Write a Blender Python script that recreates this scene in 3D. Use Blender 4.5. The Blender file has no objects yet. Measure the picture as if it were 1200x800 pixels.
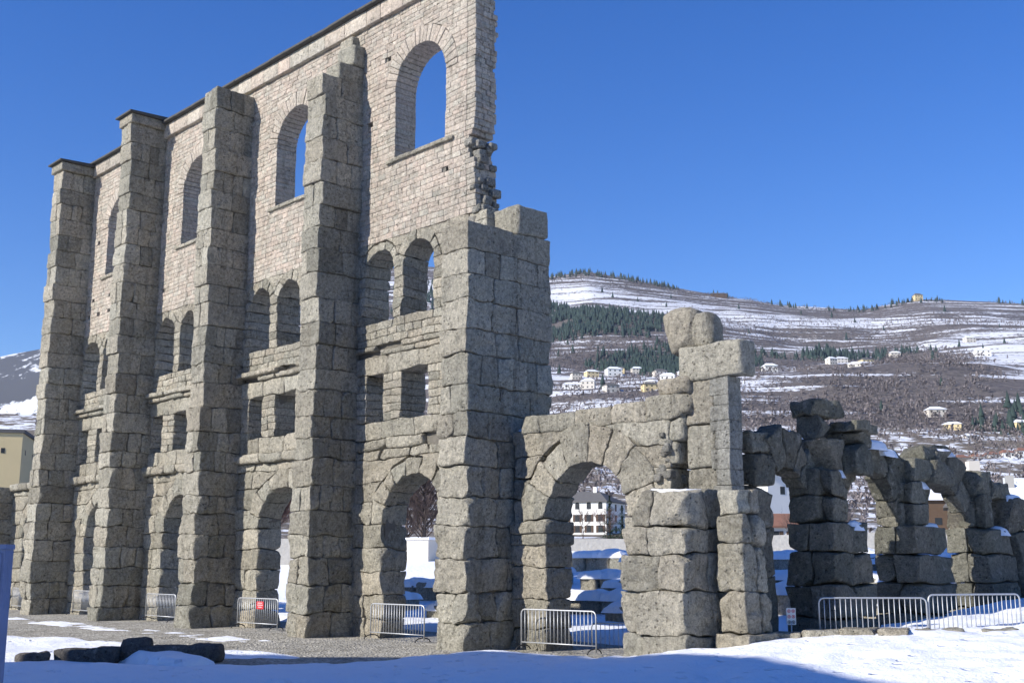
import bpy, math, random
import numpy as np
from mathutils import Vector, Matrix

random.seed(7)
rng = np.random.default_rng(11)
scene = bpy.context.scene

# ------------------------------------------------------------------ camera, sky, sun, exposure
# world frame: x along the facade (towards the broken end), y into the theatre, z up, metres
CAM = Vector((23.979, -20.930, 2.349))
FWD = Vector((-0.72577, 0.68794, 0.0))      # heading on the ground
RGT = Vector((0.68794, 0.72577, 0.0))
PITCH = math.radians(10.823)
cam_data = bpy.data.cameras.new('camera')
cam = bpy.data.objects.new('camera', cam_data)
scene.collection.objects.link(cam)
cam_data.sensor_width = 36.0
cam_data.lens = 1350.0 / 1200.0 * 36.0
cam_data.clip_start = 0.1
cam_data.clip_end = 9000.0
view = FWD * math.cos(PITCH) + Vector((0, 0, math.sin(PITCH)))
upv = -FWD * math.sin(PITCH) + Vector((0, 0, math.cos(PITCH)))
cam.matrix_world = Matrix(((RGT.x, upv.x, -view.x, CAM.x), (RGT.y, upv.y, -view.y, CAM.y),
                           (RGT.z, upv.z, -view.z, CAM.z), (0, 0, 0, 1)))
scene.camera = cam

SUN_EL = math.radians(30.0)
SUN_AZ = math.radians(17.0)                 # turned from the facade normal (-y) towards -x
to_sun = Vector((-math.sin(SUN_AZ) * math.cos(SUN_EL), -math.cos(SUN_AZ) * math.cos(SUN_EL), math.sin(SUN_EL)))
world = bpy.data.worlds.new('World')
scene.world = world
world.use_nodes = True
wn = world.node_tree
sky = wn.nodes.new('ShaderNodeTexSky')
sky.sky_type = 'NISHITA'
sky.sun_disc = False
sky.sun_elevation = SUN_EL
sky.sun_rotation = math.atan2(to_sun.x, to_sun.y)
sky.altitude = 600.0
sky.air_density = 1.0
sky.dust_density = 0.1
sky.ozone_density = 3.0
hsv = wn.nodes.new('ShaderNodeHueSaturation')          # the camera's strong blue, the same all over the sky
hsv.inputs['Hue'].default_value = 0.518
hsv.inputs['Saturation'].default_value = 1.36
wn.links.new(sky.outputs['Color'], hsv.inputs['Color'])
wn.links.new(hsv.outputs['Color'], wn.nodes['Background'].inputs['Color'])
wn.nodes['Background'].inputs['Strength'].default_value = 0.126
sun_data = bpy.data.lights.new('sun', 'SUN')
sun_data.energy = 5.0
sun_data.angle = math.radians(0.53)
sun_data.color = (1.0, 0.952, 0.872)
sun = bpy.data.objects.new('sun', sun_data)
sun.rotation_euler = to_sun.to_track_quat('Z', 'Y').to_euler()
scene.collection.objects.link(sun)
vs = scene.view_settings
vs.view_transform = 'Standard'
vs.look = 'None'
vs.gamma = 1.0
vs.use_curve_mapping = False
vs.exposure = 0.50

# ------------------------------------------------------------------ helpers
COL = scene.collection


def LF(L, F, z=0.0):
    """a place L metres to the right and F metres ahead of where the photographer stands"""
    p = CAM + RGT * L + FWD * F
    return Vector((p.x, p.y, z))


_R = rng.uniform(-1, 1, (32, 32, 32, 3))


def vnoise(P, scale):
    Q = np.asarray(P, float) / scale + 57.3
    i = np.floor(Q).astype(int)
    f = Q - i
    f = f * f * (3 - 2 * f)
    i0 = i & 31
    i1 = (i + 1) & 31
    x0, y0, z0 = i0[:, 0], i0[:, 1], i0[:, 2]
    x1, y1, z1 = i1[:, 0], i1[:, 1], i1[:, 2]
    fx, fy, fz = f[:, 0:1], f[:, 1:2], f[:, 2:3]
    a = _R[x0, y0, z0] * (1 - fx) + _R[x1, y0, z0] * fx
    b = _R[x0, y1, z0] * (1 - fx) + _R[x1, y1, z0] * fx
    c = _R[x0, y0, z1] * (1 - fx) + _R[x1, y0, z1] * fx
    d = _R[x0, y1, z1] * (1 - fx) + _R[x1, y1, z1] * fx
    return (a * (1 - fy) + b * fy) * (1 - fz) + (c * (1 - fy) + d * fy) * fz


def sstep(t):
    t = np.clip(t, 0.0, 1.0)
    return t * t * (3 - 2 * t)


def fbm2(x, y, scale, octaves=4, k=0):
    P = np.stack([np.ravel(x), np.ravel(y), np.full(np.size(x), 3.7)], 1)
    s, a, out = scale, 1.0, 0.0
    for _ in range(octaves):
        out = out + a * vnoise(P, s)[:, k]
        s *= 0.5
        a *= 0.5
    return np.reshape(out, np.shape(x))


def link(o, parent=None):
    COL.objects.link(o)
    if parent is not None:
        o.parent = parent
    return o


def mesh_quads(name, V, Q, mat, parent=None, tint=None, smooth=True):
    me = bpy.data.meshes.new(name)
    V = np.ascontiguousarray(V, dtype=np.float32)
    Q = np.ascontiguousarray(Q, dtype=np.int32)
    me.vertices.add(len(V))
    me.vertices.foreach_set('co', V.ravel())
    k = Q.shape[1]
    me.loops.add(Q.size)
    me.loops.foreach_set('vertex_index', Q.ravel())
    me.polygons.add(len(Q))
    me.polygons.foreach_set('loop_start', np.arange(0, Q.size, k, dtype=np.int32))
    if smooth:
        me.polygons.foreach_set('use_smooth', np.ones(len(Q), dtype=bool))
    if tint is not None:
        at = me.attributes.new('tint', 'FLOAT_VECTOR', 'POINT')
        at.data.foreach_set('vector', np.ascontiguousarray(np.broadcast_to(np.asarray(tint, np.float32), (len(V), 3))).ravel())
    me.update(calc_edges=True)
    me.materials.append(MAT[mat])
    return link(bpy.data.objects.new(name, me), parent)


def mesh_py(name, V, Fc, mat, parent=None, smooth=False):
    me = bpy.data.meshes.new(name)
    me.from_pydata([tuple(v) for v in V], [], Fc)
    if smooth:
        me.polygons.foreach_set('use_smooth', np.ones(len(me.polygons), dtype=bool))
    me.update()
    me.materials.append(MAT[mat])
    return link(bpy.data.objects.new(name, me), parent)


def empty(name, loc=(0, 0, 0), rz=0.0):
    o = bpy.data.objects.new(name, None)
    o.location = loc
    o.rotation_euler = (0, 0, rz)
    o.empty_display_size = 0.3
    return link(o)


def tag(o, label=None, cat=None, group=None, kind=None):
    if label:
        o['label'] = label
    if cat:
        o['category'] = cat
    if group:
        o['group'] = group
    if kind:
        o['kind'] = kind
    return o


def copy_tree(o, parent=None):
    c = o.copy()
    COL.objects.link(c)
    c.parent = parent
    for ch in list(o.children):
        copy_tree(ch, c)
    return c


_topo = {}


def topo(nx, ny, nz):
    """surface grid of a box with nx, ny, nz grid lines: index triples of the vertices and quads"""
    key = (nx, ny, nz)
    if key in _topo:
        return _topo[key]
    idx, verts, quads = {}, [], []

    def vid(i, j, k):
        t = (i, j, k)
        if t not in idx:
            idx[t] = len(verts)
            verts.append(t)
        return idx[t]
    for i in range(nx - 1):
        for j in range(ny - 1):
            quads.append((vid(i, j, 0), vid(i, j + 1, 0), vid(i + 1, j + 1, 0), vid(i + 1, j, 0)))
            quads.append((vid(i, j, nz - 1), vid(i + 1, j, nz - 1), vid(i + 1, j + 1, nz - 1), vid(i, j + 1, nz - 1)))
    for i in range(nx - 1):
        for k in range(nz - 1):
            quads.append((vid(i, 0, k), vid(i + 1, 0, k), vid(i + 1, 0, k + 1), vid(i, 0, k + 1)))
            quads.append((vid(i, ny - 1, k), vid(i, ny - 1, k + 1), vid(i + 1, ny - 1, k + 1), vid(i + 1, ny - 1, k)))
    for j in range(ny - 1):
        for k in range(nz - 1):
            quads.append((vid(0, j, k), vid(0, j, k + 1), vid(0, j + 1, k + 1), vid(0, j + 1, k)))
            quads.append((vid(nx - 1, j, k), vid(nx - 1, j + 1, k), vid(nx - 1, j + 1, k + 1), vid(nx - 1, j, k + 1)))
    _topo[key] = (np.array(verts), np.array(quads, np.int32))
    return _topo[key]


def ticks(L, r, step, nmax=9):
    r = min(r, L * 0.3)
    n = int(np.clip(round((L - 2 * r) / step), 1, nmax if step > 0.12 else 14))
    return np.concatenate([[0.0], np.linspace(r, L - r, n + 1), [L]])


def stone(lo, hi, r=0.06, amp=0.03, step=0.22, mapf=None, big=0.7, chip=0.0):
    """one worn block between corners lo and hi: rounded arrises, uneven faces; mapf bends it into a voussoir"""
    lo = np.asarray(lo, float)
    hi = np.asarray(hi, float)
    S = hi - lo
    rr = min(r, S.min() * 0.3)
    tx, ty, tz = (ticks(S[a], rr, step) for a in range(3))
    T, Q = topo(len(tx), len(ty), len(tz))
    p = np.stack([tx[T[:, 0]], ty[T[:, 1]], tz[T[:, 2]]], 1)
    inner = np.clip(p, rr, S - rr)
    d = p - inner
    n = np.linalg.norm(d, axis=1, keepdims=True)
    p = inner + rr * d / np.maximum(n, 1e-6)
    V = lo + p
    if mapf is not None:
        V = mapf(V)
    if amp > 0:
        V = V + 0.8 * amp * vnoise(V, big) + 0.45 * amp * vnoise(V + 9.1, 0.27)
        if step < 0.2:
            c0 = 0.5 * (V.min(0) + V.max(0))
            out = V - c0
            out /= np.maximum(np.linalg.norm(out, axis=1, keepdims=True), 1e-6)
            e = np.abs(vnoise(V + 2.2, 0.31)[:, :1])
            V = V - out * (0.55 * amp * np.clip(0.34 - e, 0, 1) / 0.34)      # eroded hollows
    if chip > 0:
        # broken corners and arrises: flat fractures at random slants
        c = 0.5 * (V.min(0) + V.max(0))
        for _ in range(random.choice((1, 2, 3, 4))):
            s = np.array((1 if random.random() < 0.62 else -1, -1 if random.random() < 0.72 else 1, random.choice((-1, 1))), float)
            nrm = s * np.array([random.uniform(0.15, 1) for _ in range(3)])
            nrm /= np.linalg.norm(nrm)
            h = (V - c) @ nrm
            dep = h.max() - random.uniform(0.1, 1.0) ** 1.6 * chip * 0.48 * min(1.0, S.min() / 0.5)
            V = V - np.clip(h - dep, 0, None)[:, None] * nrm
        V = V + 0.012 * vnoise(V + 4.4, 0.16)
    return V, Q


def tnt(light=0.5, warm=0.5, sl=0.27, sw=0.24):
    return (float(np.clip(random.gauss(light, sl), 0, 1)), float(np.clip(random.gauss(warm, sw), 0, 1)), random.random())


def put(name, VQ, parent, mat='stone', tint=None):
    return mesh_quads(name, VQ[0], VQ[1], mat, parent, tint if tint is not None else tnt())


class Mass:
    """many small stones joined into one mesh"""
    def __init__(self):
        self.V, self.Q, self.T, self.n = [], [], [], 0

    def add(self, VQ, tint):
        V, Q = VQ
        self.V.append(V)
        self.Q.append(Q + self.n)
        self.T.append(np.broadcast_to(np.asarray(tint, np.float32), (len(V), 3)))
        self.n += len(V)

    def build(self, name, mat, parent=None):
        if not self.V:
            return None
        return mesh_quads(name, np.concatenate(self.V), np.concatenate(self.Q), mat, parent, np.concatenate(self.T))


def box_vf(lo, hi):
    x0, y0, z0 = lo
    x1, y1, z1 = hi
    V = [(x0, y0, z0), (x1, y0, z0), (x1, y1, z0), (x0, y1, z0), (x0, y0, z1), (x1, y0, z1), (x1, y1, z1), (x0, y1, z1)]
    Fc = [(0, 3, 2, 1), (4, 5, 6, 7), (0, 1, 5, 4), (1, 2, 6, 5), (2, 3, 7, 6), (3, 0, 4, 7)]
    return V, Fc


def box(name, lo, hi, mat, parent=None):
    return mesh_py(name, *box_vf(lo, hi), mat, parent)


def tube_vf(pts, rad, sides=8):
    """a tube along points, radius per point or one radius"""
    pts = [Vector(p) for p in pts]
    n = len(pts)
    rads = rad if hasattr(rad, '__len__') else [rad] * n
    V, Fc = [], []
    prev = None
    for i, p in enumerate(pts):
        t = (pts[min(i + 1, n - 1)] - pts[max(i - 1, 0)]).normalized()
        if prev is None:
            a = Vector((0, 0, 1)) if abs(t.z) < 0.9 else Vector((1, 0, 0))
            u = t.cross(a).normalized()
        else:
            u = (prev - t * prev.dot(t)).normalized()
        prev = u
        w = t.cross(u)
        for k in range(sides):
            a = 2 * math.pi * k / sides
            V.append(p + (u * math.cos(a) + w * math.sin(a)) * rads[i])
    for i in range(n - 1):
        for k in range(sides):
            k2 = (k + 1) % sides
            Fc.append((i * sides + k, i * sides + k2, (i + 1) * sides + k2, (i + 1) * sides + k))
    Fc.append(tuple(range(sides))[::-1])
    Fc.append(tuple((n - 1) * sides + k for k in range(sides)))
    return V, Fc


def join(parts):
    V, Fc = [], []
    for v, f in parts:
        o = len(V)
        V += list(v)
        Fc += [tuple(i + o for i in q) for q in f]
    return V, Fc


# ------------------------------------------------------------------ materials
MAT = {}


class N:
    def __init__(self, name):
        self.m = bpy.data.materials.new(name)
        self.m.use_nodes = True
        self.t = self.m.node_tree
        self.b = self.t.nodes['Principled BSDF']
        self.b.inputs['Roughness'].default_value = 0.9
        self.b.inputs['Specular IOR Level'].default_value = 0.2
        MAT[name] = self.m

    def new(self, typ, **kw):
        n = self.t.nodes.new(typ)
        for k, v in kw.items():
            setattr(n, k, v)
        return n

    def lk(self, a, b):
        self.t.links.new(a, b)

    def val(self, node, **kw):
        for k, v in kw.items():
            node.inputs[k.replace('_', ' ')].default_value = v
        return node

    def pos(self, scale=None):
        g = self.new('ShaderNodeNewGeometry').outputs['Position']
        if scale is None:
            return g
        m = self.new('ShaderNodeMapping')
        m.inputs['Scale'].default_value = scale
        self.lk(g, m.inputs['Vector'])
        return m.outputs['Vector']

    def noise(self, scale, detail=4, rough=0.55, vec=None, out='Fac', distort=0.0):
        n = self.new('ShaderNodeTexNoise')
        n.inputs['Scale'].default_value = scale
        n.inputs['Detail'].default_value = detail
        n.inputs['Roughness'].default_value = rough
        n.inputs['Distortion'].default_value = distort
        self.lk(vec if vec is not None else self.pos(), n.inputs['Vector'])
        return n.outputs[out]

    def ramp(self, fac, stops, interp='LINEAR'):
        r = self.new('ShaderNodeValToRGB')
        r.color_ramp.interpolation = interp
        e = r.color_ramp.elements
        while len(e) < len(stops):
            e.new(0.5)
        for q, (p, c) in zip(e, stops):
            q.position = p
            q.color = (c, c, c, 1) if not hasattr(c, '__len__') else (*c, 1)
        self.lk(fac, r.inputs['Fac'])
        return r.outputs['Color']

    def mix(self, fac, a, b, mode='MIX'):
        m = self.new('ShaderNodeMix', data_type='RGBA', blend_type=mode)
        for sock, v in ((0, fac), (6, a), (7, b)):
            if isinstance(v, (int, float)):
                m.inputs[sock].default_value = v if sock == 0 else (v, v, v, 1)
            elif isinstance(v, tuple):
                m.inputs[sock].default_value = (*v, 1)
            else:
                self.lk(v, m.inputs[sock])
        return m.outputs[2]

    def math(self, op, a, b=0.0):
        m = self.new('ShaderNodeMath', operation=op)
        for i, v in enumerate((a, b)):
            if isinstance(v, (int, float)):
                m.inputs[i].default_value = v
            else:
                self.lk(v, m.inputs[i])
        return m.outputs[0]

    def color(self, c):
        if isinstance(c, tuple):
            self.b.inputs['Base Color'].default_value = (*c, 1)
        else:
            self.lk(c, self.b.inputs['Base Color'])

    def bump(self, h, dist=0.03, strength=1.0):
        n = self.new('ShaderNodeBump')
        n.inputs['Distance'].default_value = dist
        n.inputs['Strength'].default_value = strength
        self.lk(h, n.inputs['Height'])
        old = self.b.inputs['Normal'].links
        if old:
            self.lk(old[0].from_socket, n.inputs['Normal'])
        self.lk(n.outputs['Normal'], self.b.inputs['Normal'])


def stone_material(name, dark, light, warm, lichen=0.35, bump=0.05, grain=1.0):
    n = N(name)
    at = n.new('ShaderNodeAttribute', attribute_name='tint')
    sep = n.new('ShaderNodeSeparateXYZ')
    n.lk(at.outputs['Vector'], sep.inputs[0])
    base = n.mix(sep.outputs[0], dark, light)
    base = n.mix(n.math('MULTIPLY', sep.outputs[1], 0.8), base, n.mix(sep.outputs[0], tuple(c * 0.75 for c in warm), warm))
    big = n.noise(0.5, 5, 0.65)
    base = n.mix(n.ramp(big, [(0.44, 0.0), (0.68, 0.5)]), base, n.mix(0.6, base, (0.20, 0.195, 0.165)))
    # streaks of weathering running down the faces
    st = n.noise(1.0, 5, 0.65, n.pos((2.4, 2.4, 0.25)))
    base = n.mix(n.ramp(st, [(0.54, 0.0), (0.72, 0.6)]), base, (0.18, 0.17, 0.14))
    li = n.noise(2.7, 8, 0.7)
    base = n.mix(n.ramp(li, [(0.53, 0.0), (0.65, lichen)]), base, (0.125, 0.125, 0.095))
    med = n.noise(8.5, 6, 0.8)
    base = n.mix(grain, base, n.mix(1.0, base, n.ramp(med, [(0.32, 0.52), (0.5, 1.0), (0.68, 1.36)]), 'MULTIPLY'))
    tiny = n.noise(24.0, 3, 0.7)
    base = n.mix(grain, base, n.mix(1.0, base, n.ramp(tiny, [(0.3, 0.75), (0.5, 1.0), (0.7, 1.22)]), 'MULTIPLY'))
    pale = n.noise(4.1, 6, 0.7)
    base = n.mix(n.ramp(pale, [(0.57, 0.0), (0.68, 0.5)]), base, (0.56, 0.53, 0.46))
    v = n.new('ShaderNodeTexVoronoi')
    v.inputs['Scale'].default_value = 6.5
    v.inputs['Randomness'].default_value = 1.0
    n.lk(n.noise(3.0, 3, 0.5, out='Color') if False else n.pos(), v.inputs['Vector'])
    pit = n.ramp(v.outputs['Distance'], [(0.07, 0.0), (0.24, 1.0)])
    gate = n.ramp(n.noise(1.3, 3), [(0.44, 1.0), (0.52, 0.0)])
    pit = n.mix(1.0, pit, gate, 'LIGHTEN')
    base = n.mix(1.0, base, n.mix(pit, (0.55, 0.55, 0.53), (1.0, 1.0, 1.0)), 'MULTIPLY')
    n.color(base)
    n.b.inputs['Roughness'].default_value = 0.95
    rid = n.new('ShaderNodeTexNoise', noise_type='RIDGED_MULTIFRACTAL')
    rid.inputs['Scale'].default_value = 2.3
    rid.inputs['Detail'].default_value = 6
    n.lk(n.pos(), rid.inputs['Vector'])
    n.bump(n.math('MULTIPLY', rid.outputs['Fac'], -1.0), bump * 2.4, 1.0)
    n.bump(n.noise(3.1, 8, 0.75), bump * 3.8, 1.0)
    n.bump(n.noise(9.0, 6, 0.75), bump * 2.7, 1.0)
    n.bump(pit, bump * 1.6, 1.0)
    return n


stone_material('stone', (0.31, 0.297, 0.24), (0.60, 0.565, 0.46), (0.62, 0.54, 0.415))
stone_material('ashlar', (0.36, 0.332, 0.278), (0.58, 0.535, 0.445), (0.61, 0.49, 0.40), lichen=0.38, bump=0.024, grain=0.75)
stone_material('rubble', (0.26, 0.255, 0.225), (0.48, 0.47, 0.42), (0.42, 0.38, 0.32), lichen=0.4, bump=0.05)
stone_material('shaded_stone', (0.17, 0.168, 0.135), (0.32, 0.31, 0.25), (0.33, 0.29, 0.23), lichen=0.5)  # darker copy of stone: the side arcade's shade is put into its colour
stone_material('dark_rock', (0.12, 0.11, 0.10), (0.21, 0.195, 0.18), (0.19, 0.165, 0.145), lichen=0.3, bump=0.04)

n = N('mortar')
n.color(n.mix(n.noise(9, 6, 0.7), (0.17, 0.155, 0.13), (0.36, 0.33, 0.275)))
n.bump(n.noise(5, 8, 0.75), 0.25, 1.0)

n = N('slate')
n.color(n.mix(n.noise(3, 5), (0.05, 0.05, 0.048), (0.12, 0.115, 0.105)))
n.bump(n.noise(8, 5), 0.02)

n = N('snow')
n.color(n.mix(n.noise(1.6, 5), (0.80, 0.82, 0.86), (0.90, 0.91, 0.93)))
n.b.inputs['Roughness'].default_value = 0.75
n.b.inputs['Specular IOR Level'].default_value = 0.3
n.bump(n.noise(2.2, 6, 0.6), 0.10, 0.7)
vf = n.new('ShaderNodeTexVoronoi')
vf.inputs['Scale'].default_value = 2.1
n.lk(n.pos((1.0, 1.35, 0.3)), vf.inputs['Vector'])
dent = n.ramp(vf.outputs['Distance'], [(0.06, 0.0), (0.26, 1.0)])
dent = n.mix(1.0, dent, n.ramp(n.noise(0.45, 3), [(0.46, 1.0), (0.56, 0.0)]), 'LIGHTEN')
n.bump(dent, 0.09, 0.9)
n.bump(n.noise(16, 5, 0.65), 0.03, 0.9)

n = N('gravel')
v = n.new('ShaderNodeTexVoronoi')
v.inputs['Scale'].default_value = 15.0
n.lk(n.pos(), v.inputs['Vector'])
g = n.mix(n.noise(0.35, 5), (0.31, 0.29, 0.24), (0.50, 0.47, 0.40))
sepc = n.new('ShaderNodeSeparateColor')
n.lk(v.outputs['Color'], sepc.inputs[0])
g = n.mix(0.75, g, n.mix(1.0, g, n.ramp(sepc.outputs[0], [(0.0, 0.25), (1.0, 1.55)]), 'MULTIPLY'))
g = n.mix(n.ramp(n.noise(0.9, 7, 0.7), [(0.48, 0.0), (0.68, 0.65)]), g, (0.14, 0.125, 0.095))
far = n.new('ShaderNodeVectorMath', operation='LENGTH')
n.lk(n.pos(), far.inputs[0])
fm = n.mix(n.noise(0.03, 6, 0.7), (0.13, 0.105, 0.085), (0.21, 0.18, 0.135))
fm = n.mix(n.ramp(n.noise(0.06, 7, 0.75), [(0.50, 0.0), (0.56, 1.0)]), fm, (0.80, 0.82, 0.85))
g = n.mix(n.ramp(n.math('MULTIPLY', far.outputs['Value'], 0.01), [(0.55, 0.0), (0.7, 1.0)]), g, fm)
n.color(g)
n.bump(v.outputs['Distance'], 0.05, 1.0)
n.bump(n.noise(1.2, 5), 0.08, 0.6)

n = N('hill_ground')
p = n.pos()
scrub = n.mix(n.noise(0.012, 6, 0.7), (0.14, 0.118, 0.112), (0.23, 0.20, 0.175))
scrub = n.mix(n.ramp(n.noise(0.16, 5, 0.8), [(0.42, 0.0), (0.6, 0.85)]), scrub, (0.085, 0.075, 0.072))
terr = n.noise(1.0, 2, 0.5, n.pos((0.007, 0.007, 0.19)), distort=0.35)
patch = n.noise(0.0042, 5, 0.6)
sn = n.math('ADD', n.math('ADD', 0.5, n.math('MULTIPLY', n.math('SUBTRACT', terr, 0.5), 1.3)), n.math('MULTIPLY', n.math('SUBTRACT', patch, 0.5), 0.5))
fine = n.noise(0.20, 6, 0.8, n.pos((1, 1, 2.5)))
sn = n.math('ADD', sn, n.math('MULTIPLY', n.math('SUBTRACT', fine, 0.5), 1.1))
hatt = n.new('ShaderNodeAttribute', attribute_name='snowy')
sn = n.math('ADD', sn, hatt.outputs['Fac'])
n.color(n.mix(n.ramp(sn, [(0.50, 0.0), (0.545, 1.0)]), scrub, (0.78, 0.79, 0.82)))
n.bump(fine, 6.0, 0.6)

n = N('mountain_rock')
sn = n.math('ADD', n.noise(0.006, 7, 0.7), n.math('MULTIPLY', n.math('SUBTRACT', n.noise(0.03, 6, 0.7, n.pos((1, 1, 0.5))), 0.5), 0.6))
n.color(n.mix(n.ramp(sn, [(0.555, 0.0), (0.62, 1.0)]), (0.075, 0.075, 0.08), (0.80, 0.82, 0.85)))


def plain(name, c, rough=0.8, metal=0.0, var=0.15, scale=4.0, bump=0.0):
    n = N(name)
    n.color(n.mix(n.noise(scale, 5, 0.6), tuple(x * (1 - var) for x in c), tuple(min(1, x * (1 + var)) for x in c)))
    n.b.inputs['Roughness'].default_value = rough
    n.b.inputs['Metallic'].default_value = metal
    if bump:
        n.bump(n.noise(scale * 3, 5), bump)
    return n


plain('galvanised', (0.50, 0.51, 0.52), 0.5, 0.6, 0.2, 20)
plain('dark_iron', (0.05, 0.05, 0.052), 0.6, 0.5)
plain('red_plastic', (0.62, 0.05, 0.06), 0.5)
plain('white_plastic', (0.78, 0.77, 0.75), 0.5)
plain('black_print', (0.03, 0.03, 0.03), 0.6)
n = plain('blue_paint', (0.13, 0.17, 0.29), 0.6, 0.0, 0.3, 6.0)
n.bump(n.noise(1.0, 4, 0.6, n.pos((30, 30, 0.8))), 0.01)
plain('white_render', (0.78, 0.76, 0.72), 0.9, 0, 0.06, 0.8)
plain('yellow_render', (0.66, 0.53, 0.30), 0.9, 0, 0.08, 0.6)
plain('pale_render', (0.62, 0.57, 0.50), 0.9, 0, 0.1, 0.6)
plain('grey_render', (0.33, 0.32, 0.30), 0.9, 0, 0.15, 0.6)
plain('roof_slab', (0.13, 0.125, 0.12), 0.9, 0, 0.3, 1.5, 0.02)
plain('roof_tile', (0.23, 0.12, 0.085), 0.9, 0, 0.3, 1.5)
plain('window_dark', (0.035, 0.038, 0.042), 0.25, 0, 0.2)
plain('shutter_wood', (0.10, 0.065, 0.045), 0.7, 0, 0.2)
plain('timber', (0.13, 0.085, 0.055), 0.8, 0, 0.25, 3)
plain('bark', (0.10, 0.08, 0.068), 0.95, 0, 0.3, 6, 0.01)
plain('twig', (0.105, 0.078, 0.07), 0.95, 0, 0.3, 2)
plain('needle_green', (0.035, 0.062, 0.03), 0.9, 0, 0.45, 1.2)
plain('twig_red', (0.15, 0.085, 0.07), 0.95, 0, 0.3, 2)
plain('far_conifer', (0.035, 0.055, 0.047), 0.95, 0, 0.35, 0.02)
plain('far_bare', (0.22, 0.19, 0.185), 0.95, 0, 0.35, 0.01)
n = N('garden_wall')
n.color(n.mix(n.noise(3.0, 6, 0.75), (0.30, 0.28, 0.245), (0.62, 0.59, 0.53)))
n.bump(n.noise(4, 5), 0.05)

# ------------------------------------------------------------------ ground
D = 7.464            # buttress spacing
WB = 1.07            # buttress width
P = 1.668            # buttress projection
T = 1.05             # wall thickness


def ground_z(x, y):
    x = np.asarray(x, float)
    y = np.asarray(y, float)
    g = 0.62 * sstep((x - 4.5) / 6) * sstep((y + 6) / 10)
    g = g + 0.55 * sstep((x - 5.0) / 4) * sstep((y - 5) / 10)
    gi = 2.35 * sstep((y - 8) / 32)
    g = np.maximum(g, gi)
    # valley floor climbs gently away from the photographer
    F = (x - CAM.x) * FWD.x + (y - CAM.y) * FWD.y
    g = g + np.interp(F, [96, 250, 450, 700], [0, 5.3, 31.6, 90])
    return g


def grid_mesh(xs, ys, zf, mat, name, extra=None):
    X, Y = np.meshgrid(xs, ys, indexing='ij')
    Z = zf(X, Y)
    nx, ny = X.shape
    V = np.stack([X.ravel(), Y.ravel(), Z.ravel()], 1)
    i = np.arange(nx * ny).reshape(nx, ny)
    Q = np.stack([i[:-1, :-1].ravel(), i[1:, :-1].ravel(), i[1:, 1:].ravel(), i[:-1, 1:].ravel()], 1)
    return mesh_quads(name, V, Q, mat), X, Y, Z


def spread(lo, hi, step, out_lo, out_hi, k=1.25):
    a = list(np.arange(lo, hi + 1e-6, step))
    s, x = step, hi
    while x < out_hi:
        s *= k
        x += s
        a.append(x)
    s, x = step, lo
    while x > out_lo:
        s *= k
        x -= s
        a.insert(0, x)
    return np.array(a)


xs = spread(-46, 22, 0.5, -3000, 1500)
ys = spread(-16, 24, 0.5, -600, 3000)
o, *_ = grid_mesh(xs, ys, lambda X, Y: ground_z(X, Y) + 0.02 * fbm2(X, Y, 2.0) * (np.abs(X) < 60), 'gravel', 'ground')
tag(o, kind='structure')


def snow_depth(x, y):
    """depth of the lying snow over the gravel; negative where the gravel is bare"""
    d = -0.10 + 0 * x
    # trampled strip of snow out in front of the facade
    strip = sstep((-4.7 + 0.2 * (x + 8) - y) / 1.0)
    d = np.maximum(d, -0.10 + 0.20 * strip)
    # bare tongue of gravel between the boulders and the pier
    t = np.exp(-(((x + 0.8) - 0.55 * (y + 5.2)) / 1.5) ** 2) * sstep((y + 9.5) / 2) * sstep((0.8 - y) / 2)
    d = d - 0.17 * t
    # in front of the broken end and on the bank at the right the cover is deep
    d = np.maximum(d, -0.10 + 0.24 * sstep((x - 0.2) / 1.6) * sstep((0.35 - y) / 0.9) * sstep((y + 7.5) / 3))
    d = np.maximum(d, -0.10 + 0.30 * sstep((x - 5.6) / 1.5) * (1 - 0.0 * y))
    # inside the theatre
    d = np.maximum(d, -0.10 + 0.30 * sstep((y - 4.6) / 1.2))
    d = np.maximum(d, -0.10 + 0.085 * sstep((y + 3.2) / 0.6) * sstep((-1.0 - y) / 0.6) * (x < -7))
    d = d + 0.05 * fbm2(x, y, 2.6, 5) + (0.03 + 0.02 * (x > 4)) * fbm2(x, y, 0.55, 3, 1)
    return d


xs = spread(-30, 21, 0.16, -62, 40, 1.3)
ys = spread(-14, 14, 0.16, -30, 62, 1.3)
o, *_ = grid_mesh(xs, ys, lambda X, Y: ground_z(X, Y) + snow_depth(X, Y), 'snow', 'snow_cover')
tag(o, 'trampled snow lying over the gravel in front of and behind the ruin', 'snow', kind='stuff')

# ------------------------------------------------------------------ masonry generators


def courses(z0, z1, h, forced=(), jit=0.12):
    marks = sorted({z0, z1, *[f for f in forced if z0 < f < z1]})
    out = [z0]
    for a, b in zip(marks[:-1], marks[1:]):
        k = max(1, round((b - a) / h))
        w = np.array([1 + random.uniform(-jit, jit) for _ in range(k)])
        out += list(a + np.cumsum(w) / w.sum() * (b - a))
    return out


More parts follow.
